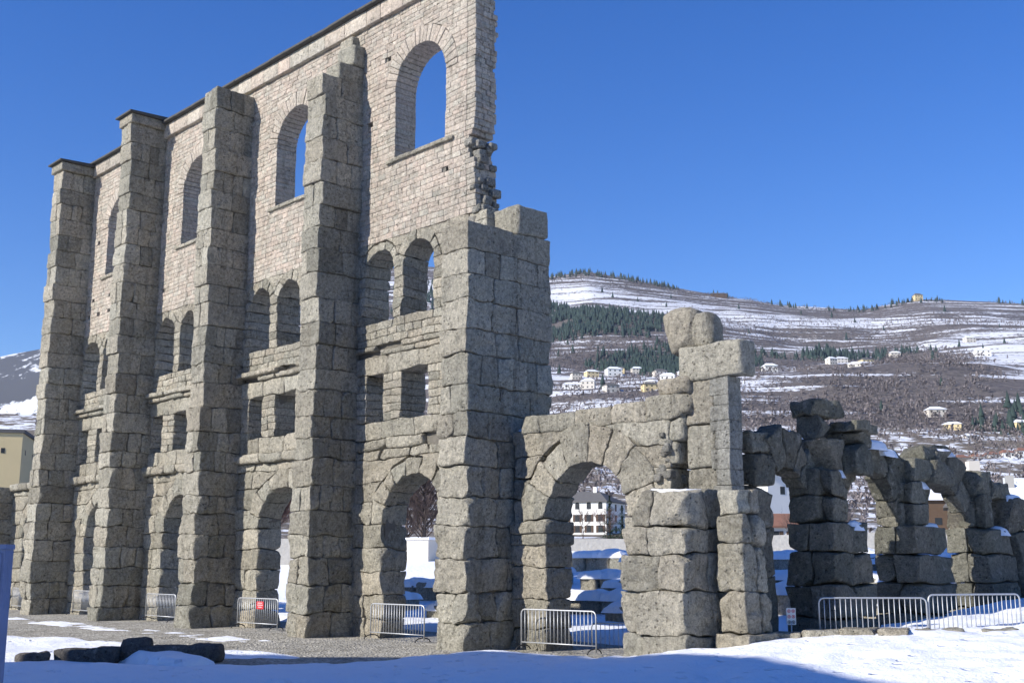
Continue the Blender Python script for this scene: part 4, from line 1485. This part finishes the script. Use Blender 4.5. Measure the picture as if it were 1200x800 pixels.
Ls = np.arange(-1500, 1500.1, 12.0)
Fs = np.concatenate([np.arange(260, 2100, 9.0), np.arange(2100, 2700, 40.0)])
LL, FF = np.meshgrid(Ls, Fs, indexing='ij')
ZZ = hill_z(LL, FF)
nx, ny = LL.shape
V = np.stack([CAM.x + RGT.x * LL.ravel() + FWD.x * FF.ravel(), CAM.y + RGT.y * LL.ravel() + FWD.y * FF.ravel(), ZZ.ravel()], 1)
i = np.arange(nx * ny).reshape(nx, ny)
Q = np.stack([i[:-1, :-1].ravel(), i[1:, :-1].ravel(), i[1:, 1:].ravel(), i[:-1, 1:].ravel()], 1)
hill = mesh_quads('hillside', V, Q, 'hill_ground')
tag(hill, kind='structure')
# where the open snowy pastures and vineyard terraces lie (L, F, half sizes, amount)
snowy = np.full(LL.shape, -0.09)
PAST = [(154, 1690, 260, 70, 0.17), (20, 1690, 200, 80, 0.15), (300, 1550, 150, 60, 0.20), (470, 1000, 110, 170, 0.26), (600, 1250, 170, 220, 0.20), (520, 800, 160, 90, 0.2),
        (270, 980, 80, 60, 0.20), (330, 1060, 70, 60, 0.16), (40, 1000, 50, 110, 0.20), (80, 800, 110, 90, 0.12), (470, 1560, 160, 60, 0.14), (-900, 1500, 400, 500, 0.12)]
for (l, f, a, b, k) in PAST:
    snowy += k * np.exp(-(((LL - l) / a) ** 2 + ((FF - f) / b) ** 2))
BARE = [(440, 1200, 32, 150, 0.35), (380, 1040, 32, 120, 0.35), (310, 870, 36, 120, 0.35), (240, 690, 60, 110, 0.3), (195, 586, 70, 80, 0.3), (100, 1374, 130, 110, 0.25), (130, 1080, 90, 110, 0.22), (304, 1258, 100, 40, 0.2)]
for (l, f, a, b, k) in BARE:
    snowy -= k * np.exp(-(((LL - l) / a) ** 2 + ((FF - f) / b) ** 2))
at = hill.data.attributes.new('snowy', 'FLOAT', 'POINT')
at.data.foreach_set('value', snowy.ravel().astype(np.float32))

# woods: conifer stands and leafless copses, each one mass
rw = np.random.default_rng(5)


def in_patch(L, F, patches):
    m = np.zeros(len(L))
    for (l, f, a, b, k) in patches:
        m = np.maximum(m, k * np.exp(-(((L - l) / a) ** 2 + ((F - f) / b) ** 2) ** 2))
    return m


def wood(name, label, mat, dens, patches, hmin, hmax, cone, base=0.0, clump=0.5):
    L, F = [rw.uniform(-1300, 1300, int(base * 1e5))], [rw.uniform(470, 1960, int(base * 1e5))]
    for (l, f, a, b, k) in patches:
        m = int(dens * k * a * b * 3.1)
        t, q = rw.uniform(0, 6.283, m), np.sqrt(rw.uniform(0, 1.3, m))
        L.append(l + a * q * np.cos(t))
        F.append(f + b * q * np.sin(t))
    L, F = np.concatenate(L), np.concatenate(F)
    keep = (fbm2(L, F, 80, 3, 2) > -clump) & (F < 1965)
    L, F = L[keep], F[keep]
    z = np.maximum(hill_z(L, F), ground_z(CAM.x + RGT.x * L + FWD.x * F, CAM.y + RGT.y * L + FWD.y * F))
    k = len(L)
    h = rw.uniform(hmin, hmax, k)
    bx = CAM.x + RGT.x * L + FWD.x * F
    by = CAM.y + RGT.y * L + FWD.y * F
    base_p = np.stack([bx, by, z - 1.0], 1)
    if cone:
        tiers = [(0.0, 0.62, 0.24), (0.3, 1.0, 0.17)]
        S = 6
        Vs, Fs_ = [], []
        o = 0
        for (t0, t1, rr) in tiers:
            ang = rw.uniform(0, 6.28, (k, 1)) + np.arange(S) * 2 * math.pi / S
            rad = h[:, None] * rr * rw.uniform(0.7, 1.2, (k, S))
            ring = np.stack([bx[:, None] + rad * np.cos(ang), by[:, None] + rad * np.sin(ang), (z + h * t0)[:, None] + rw.uniform(-0.6, 0.6, (k, S))], 2)
            tip = np.stack([bx, by, z + h * t1], 1)[:, None, :]
            W = np.concatenate([ring, tip], 1)
            idx = o + np.arange(k)[:, None] * (S + 1)
            a = np.arange(S)
            tri = np.stack([idx + a, idx + (a + 1) % S, np.broadcast_to(idx + S, (k, S))], 2)
            Vs.append(W.reshape(-1, 3))
            Fs_.append(tri.reshape(-1, 3))
            o += k * (S + 1)
    else:
        S = 10
        a = rw.uniform(0, 6.28, (k, S))
        t = rw.uniform(0.15, 0.7, (k, S)) * h[:, None]
        el = rw.uniform(0.3, 1.3, (k, S))
        ln = h[:, None] * rw.uniform(0.25, 0.5, (k, S))
        c0 = np.stack([bx[:, None] + 0 * a, by[:, None] + 0 * a, z[:, None] + t], 2)
        dr = np.stack([np.cos(a) * np.cos(el), np.sin(a) * np.cos(el), np.sin(el)], 2)
        tip = c0 + dr * ln[..., None]
        sd = np.stack([-np.sin(a), np.cos(a), 0 * a], 2) * (h[:, None] * rw.uniform(0.05, 0.12, (k, S)))[..., None]
        c1 = c0 + dr * (ln * 0.55)[..., None]
        W = np.stack([c1 + sd, c0, c1 - sd, tip], 2)
        Vs = [W.reshape(-1, 3)]
        b = np.arange(k * S)[:, None] * 4
        Fs_ = [np.concatenate([b + np.array([0, 1, 2]), b + np.array([0, 2, 3])], 0)]
    o = mesh_quads(name, np.concatenate(Vs), np.concatenate(Fs_), mat, None, None, smooth=False)
    tag(o, label, 'woods', kind='stuff')
    return o


wood('conifer_woods', 'dark green conifer stands on the snowy hillside', 'far_conifer', 0.030,
     [(94, 1390, 110, 95, 1.0), (20, 1440, 110, 90, 1.0), (140, 1100, 60, 95, 1.0), (190, 1170, 60, 60, 0.9), (304, 1262, 95, 32, 1.0), (400, 1290, 60, 20, 0.6), (262, 602, 18, 18, 1.0), (300, 640, 20, 22, 0.8), (150, 930, 40, 40, 0.5),
      (-200, 1500, 250, 200, 0.4), (100, 1890, 200, 30, 0.35), (330, 1890, 60, 25, 0.5), (640, 1880, 200, 22, 0.2)], 6, 12, True, base=0.004, clump=0.35)
wood('leafless_woods', 'purple brown leafless copses on the terraced hillside', 'far_bare', 0.055,
     [(450, 1240, 30, 120, 1.0), (385, 1040, 30, 120, 1.0), (312, 870, 34, 110, 1.0), (240, 690, 46, 100, 1.0), (195, 580, 75, 80, 1.0), (100, 1230, 90, 90, 0.8), (60, 1120, 60, 80, 0.7), (300, 1180, 120, 50, 0.4),
      (120, 1850, 220, 60, 0.5), (110, 760, 130, 110, 0.6), (60, 620, 100, 80, 0.6), (330, 1900, 70, 30, 0.8), (600, 1880, 260, 30, 0.35), (-400, 1300, 300, 300, 0.15), (500, 1500, 200, 80, 0.4), (250, 1400, 160, 60, 0.5), (560, 640, 160, 90, 0.4), (-60, 540, 130, 90, 0.8), (40, 480, 80, 60, 0.8), (-40, 330, 60, 60, 0.8), (150, 420, 70, 60, 0.7), (95, 300, 45, 60, 0.7), (60, 360, 60, 60, 0.6)],
     2.4, 5.2, False, base=0.025, clump=0.45)

# far mountain at the left
RL = np.arange(-3200, -200, 25.0)
RF = np.arange(2700, 4200, 40.0)
LL, FF = np.meshgrid(RL, RF, indexing='ij')
crest = np.interp(LL / 3300.0, [-0.9, -0.6, -0.46, -0.42, -0.3, -0.1], [0.12, 0.15, 0.176, 0.184, 0.21, 0.20]) * 3300
ZZ = crest * (1 - np.abs(FF - 3300) / 900.0 * np.where(FF < 3300, 1.0, 0.6)) + 60 * fbm2(LL, FF, 500, 5) * (0.25 + 0.75 * sstep(np.abs(FF - 3300) / 350))
nx, ny = LL.shape
V = np.stack([CAM.x + RGT.x * LL.ravel() + FWD.x * FF.ravel(), CAM.y + RGT.y * LL.ravel() + FWD.y * FF.ravel(), ZZ.ravel()], 1)
i = np.arange(nx * ny).reshape(nx, ny)
Q = np.stack([i[:-1, :-1].ravel(), i[1:, :-1].ravel(), i[1:, 1:].ravel(), i[:-1, 1:].ravel()], 1)
tag(mesh_quads('mountain', V, Q, 'mountain_rock'), kind='structure')

# houses scattered on the hillside
def hill_house(L, F, w, d, h, wall, roof, turn, label, name='hill_house', rows_=2, cols=3):
    z = float(hill_z(np.array([L]), np.array([F]))[0])
    return house(name, L, F, z - 0.5, w, d, h, h * 0.4, wall, roof, turn, label, 'house', rows_=rows_, cols=cols, side_cols=1, win=(w * 0.1, h * 0.18), group='houses on the hillside', simple=True, chimney=False)


hh = [(683, 1885, 14, 10, 10, 'yellow_render', 'roof_slab', 0.1, 'pale tall house on the right hand skyline'),
      (341, 1850, 26, 10, 7, 'timber', 'roof_slab', 0.0, 'lone dark roofed farm on the snowy shoulder of the skyline'),
      (325, 1036, 11, 9, 6, 'yellow_render', 'roof_slab', 0.2, 'yellow house among terraces above the first shaded pier'),
      (300, 1030, 10, 8, 5, 'pale_render', 'snow', 0.1, 'pale house left of the yellow terrace house'),
      (470, 1130, 15, 10, 7, 'white_render', 'snow', -0.1, 'white house high among terraces at right'),
      (82, 905, 12, 9, 6, 'white_render', 'snow', 0.2, 'white house among bare trees above the left end of the low wall'),
      (90, 956, 9, 8, 5, 'yellow_render', 'roof_slab', -0.2, 'cream house on the small pasture left of the T pillar'),
      (106, 960, 9, 7, 5, 'pale_render', 'snow', 0.1, 'second house on the small pasture left of the T pillar'),
      (42, 790, 13, 9, 5, 'white_render', 'snow', 0.0, 'long white house low beside the last tall pier'),
      (193, 846, 10, 8, 6, 'white_render', 'snow', 0.1, 'white house just right of the T pillar head'),
      (66, 745, 9, 8, 5, 'pale_render', 'roof_slab', 0.3, 'grey roofed house above the middle of the low wall'),
      (105, 770, 10, 8, 6, 'white_render', 'snow', -0.2, 'white house against the right end of the low wall'),
      (540, 1330, 12, 9, 6, 'pale_render', 'snow', 0.1, 'house at the right edge among upper terraces'),
      (430, 1270, 11, 8, 6, 'pale_render', 'snow', 0.0, 'small house beside the brown gully'),
      (46, 500, 12, 8, 5, 'pale_render', 'snow', 0.1, 'snow roofed house behind the villa roof'),
      (30, 470, 10, 8, 5, 'white_render', 'snow', -0.1, 'low snow roofed house glimpsed left of the villa roof'),
      (238, 640, 10, 8, 5, 'pale_render', 'snow', 0.0, 'small snow roofed house above the last shaded arch')]
rh = random.Random(3)
for (l0, l1, f0, f1, m, lab) in ((25, 130, 720, 1010, 8, 'in the hamlet left of the T pillar'), (190, 300, 860, 1010, 4, 'between T pillar and brown gully'), (230, 270, 560, 640, 4, 'just above the row of white houses')):
    for k, (l_, f_) in enumerate(sorted(((rh.uniform(l0, l1), rh.uniform(f0, f1)) for _ in range(m)), key=lambda q: q[0] / q[1])):
        wl, rf_ = rh.choice(('white_render', 'pale_render', 'pale_render', 'yellow_render')), rh.choice(('snow', 'snow', 'roof_slab'))
        hh.append((l_, f_, rh.uniform(7, 11), 8, rh.uniform(4, 6), wl, rf_, rh.uniform(-0.5, 0.3), 'tiny %s house, %s from left %s' % (wl.split('_')[0], words_i[k], lab)))
for q in hh:
    hill_house(*q)
# row of joined white houses above the last pier
for k in range(7):
    L = 191 + 11.0 * k / 1.55
    z = float(hill_z(np.array([L]), np.array([505.0]))[0])
    house('row_house', L, 505 + 0.8 * k, max(z, 42.5 + 0.9 * k) - 0.5, 5.4, 7, 4.0, 1.7, 'white_render', 'roof_tile', 0.05,
          'white red roofed row house, %s from the left in its row' % words_i[k], 'house',
          rows_=2, cols=2, side_cols=1, win=(0.9, 0.9), group='row of white terraced houses', simple=True, chimney=False, over=0.25)

# ------------------------------------------------------------------ the town house behind the photographer that shades the foreground
tb = empty('town_house', (-0.25, -30.1, 0))
tag(tb, 'tall pale town house standing behind the photographer, outside the picture', 'building')
HX0, HX1, HY0, HY1, HE, HR = -8.75, 14.5, -4.9, 4.9, 12.0, 18.0
box('wall', (HX0 + 0.4, HY0 + 0.4, -0.5), (HX1 - 0.4, HY1 - 0.4, HE), 'pale_render', tb)
V = [(HX0, HY0, HE), (HX1, HY0, HE), (HX1, HY1, HE), (HX0, HY1, HE), (-6.25, 0, HR), (1.65, 0, HR)]
rf = mesh_py('roof', V, [(0, 3, 2, 1), (0, 1, 5, 4), (1, 2, 5), (2, 3, 4, 5), (3, 0, 4)], 'roof_slab', tb)
box('chimney', (-4.0, 2.2, HE + 1.5), (-3.2, 3.0, HR + 0.2), 'pale_render', rf)
for j in range(3):
    for i_ in range(5):
        x, z0 = -7.2 + 3.4 * i_, 1.6 + 3.6 * j
        w_ = box('window', (x, HY1 - 0.45, z0), (x + 1.1, HY1 - 0.37, z0 + 1.7), 'window_dark', tb)
        box('sill', (x - 0.1, HY1 - 0.4, z0 - 0.12), (x + 1.2, HY1 - 0.2, z0 - 0.01), 'grey_render', w_)

# ------------------------------------------------------------------ thin winter haze
hz = bpy.data.materials.new('haze')
hz.use_nodes = True
ht = hz.node_tree
ht.nodes.remove(ht.nodes['Principled BSDF'])
pv_ = ht.nodes.new('ShaderNodeVolumePrincipled')
pv_.inputs['Color'].default_value = (0.62, 0.76, 1.0, 1)
pv_.inputs['Density'].default_value = 0.00005
ht.links.new(pv_.outputs['Volume'], ht.nodes['Material Output'].inputs['Volume'])
MAT['haze'] = hz
tag(box('haze', (-4600, -1700, -130), (3400, 5200, 780), 'haze'), 'thin pale winter haze softening the far hillside', 'haze', kind='stuff')
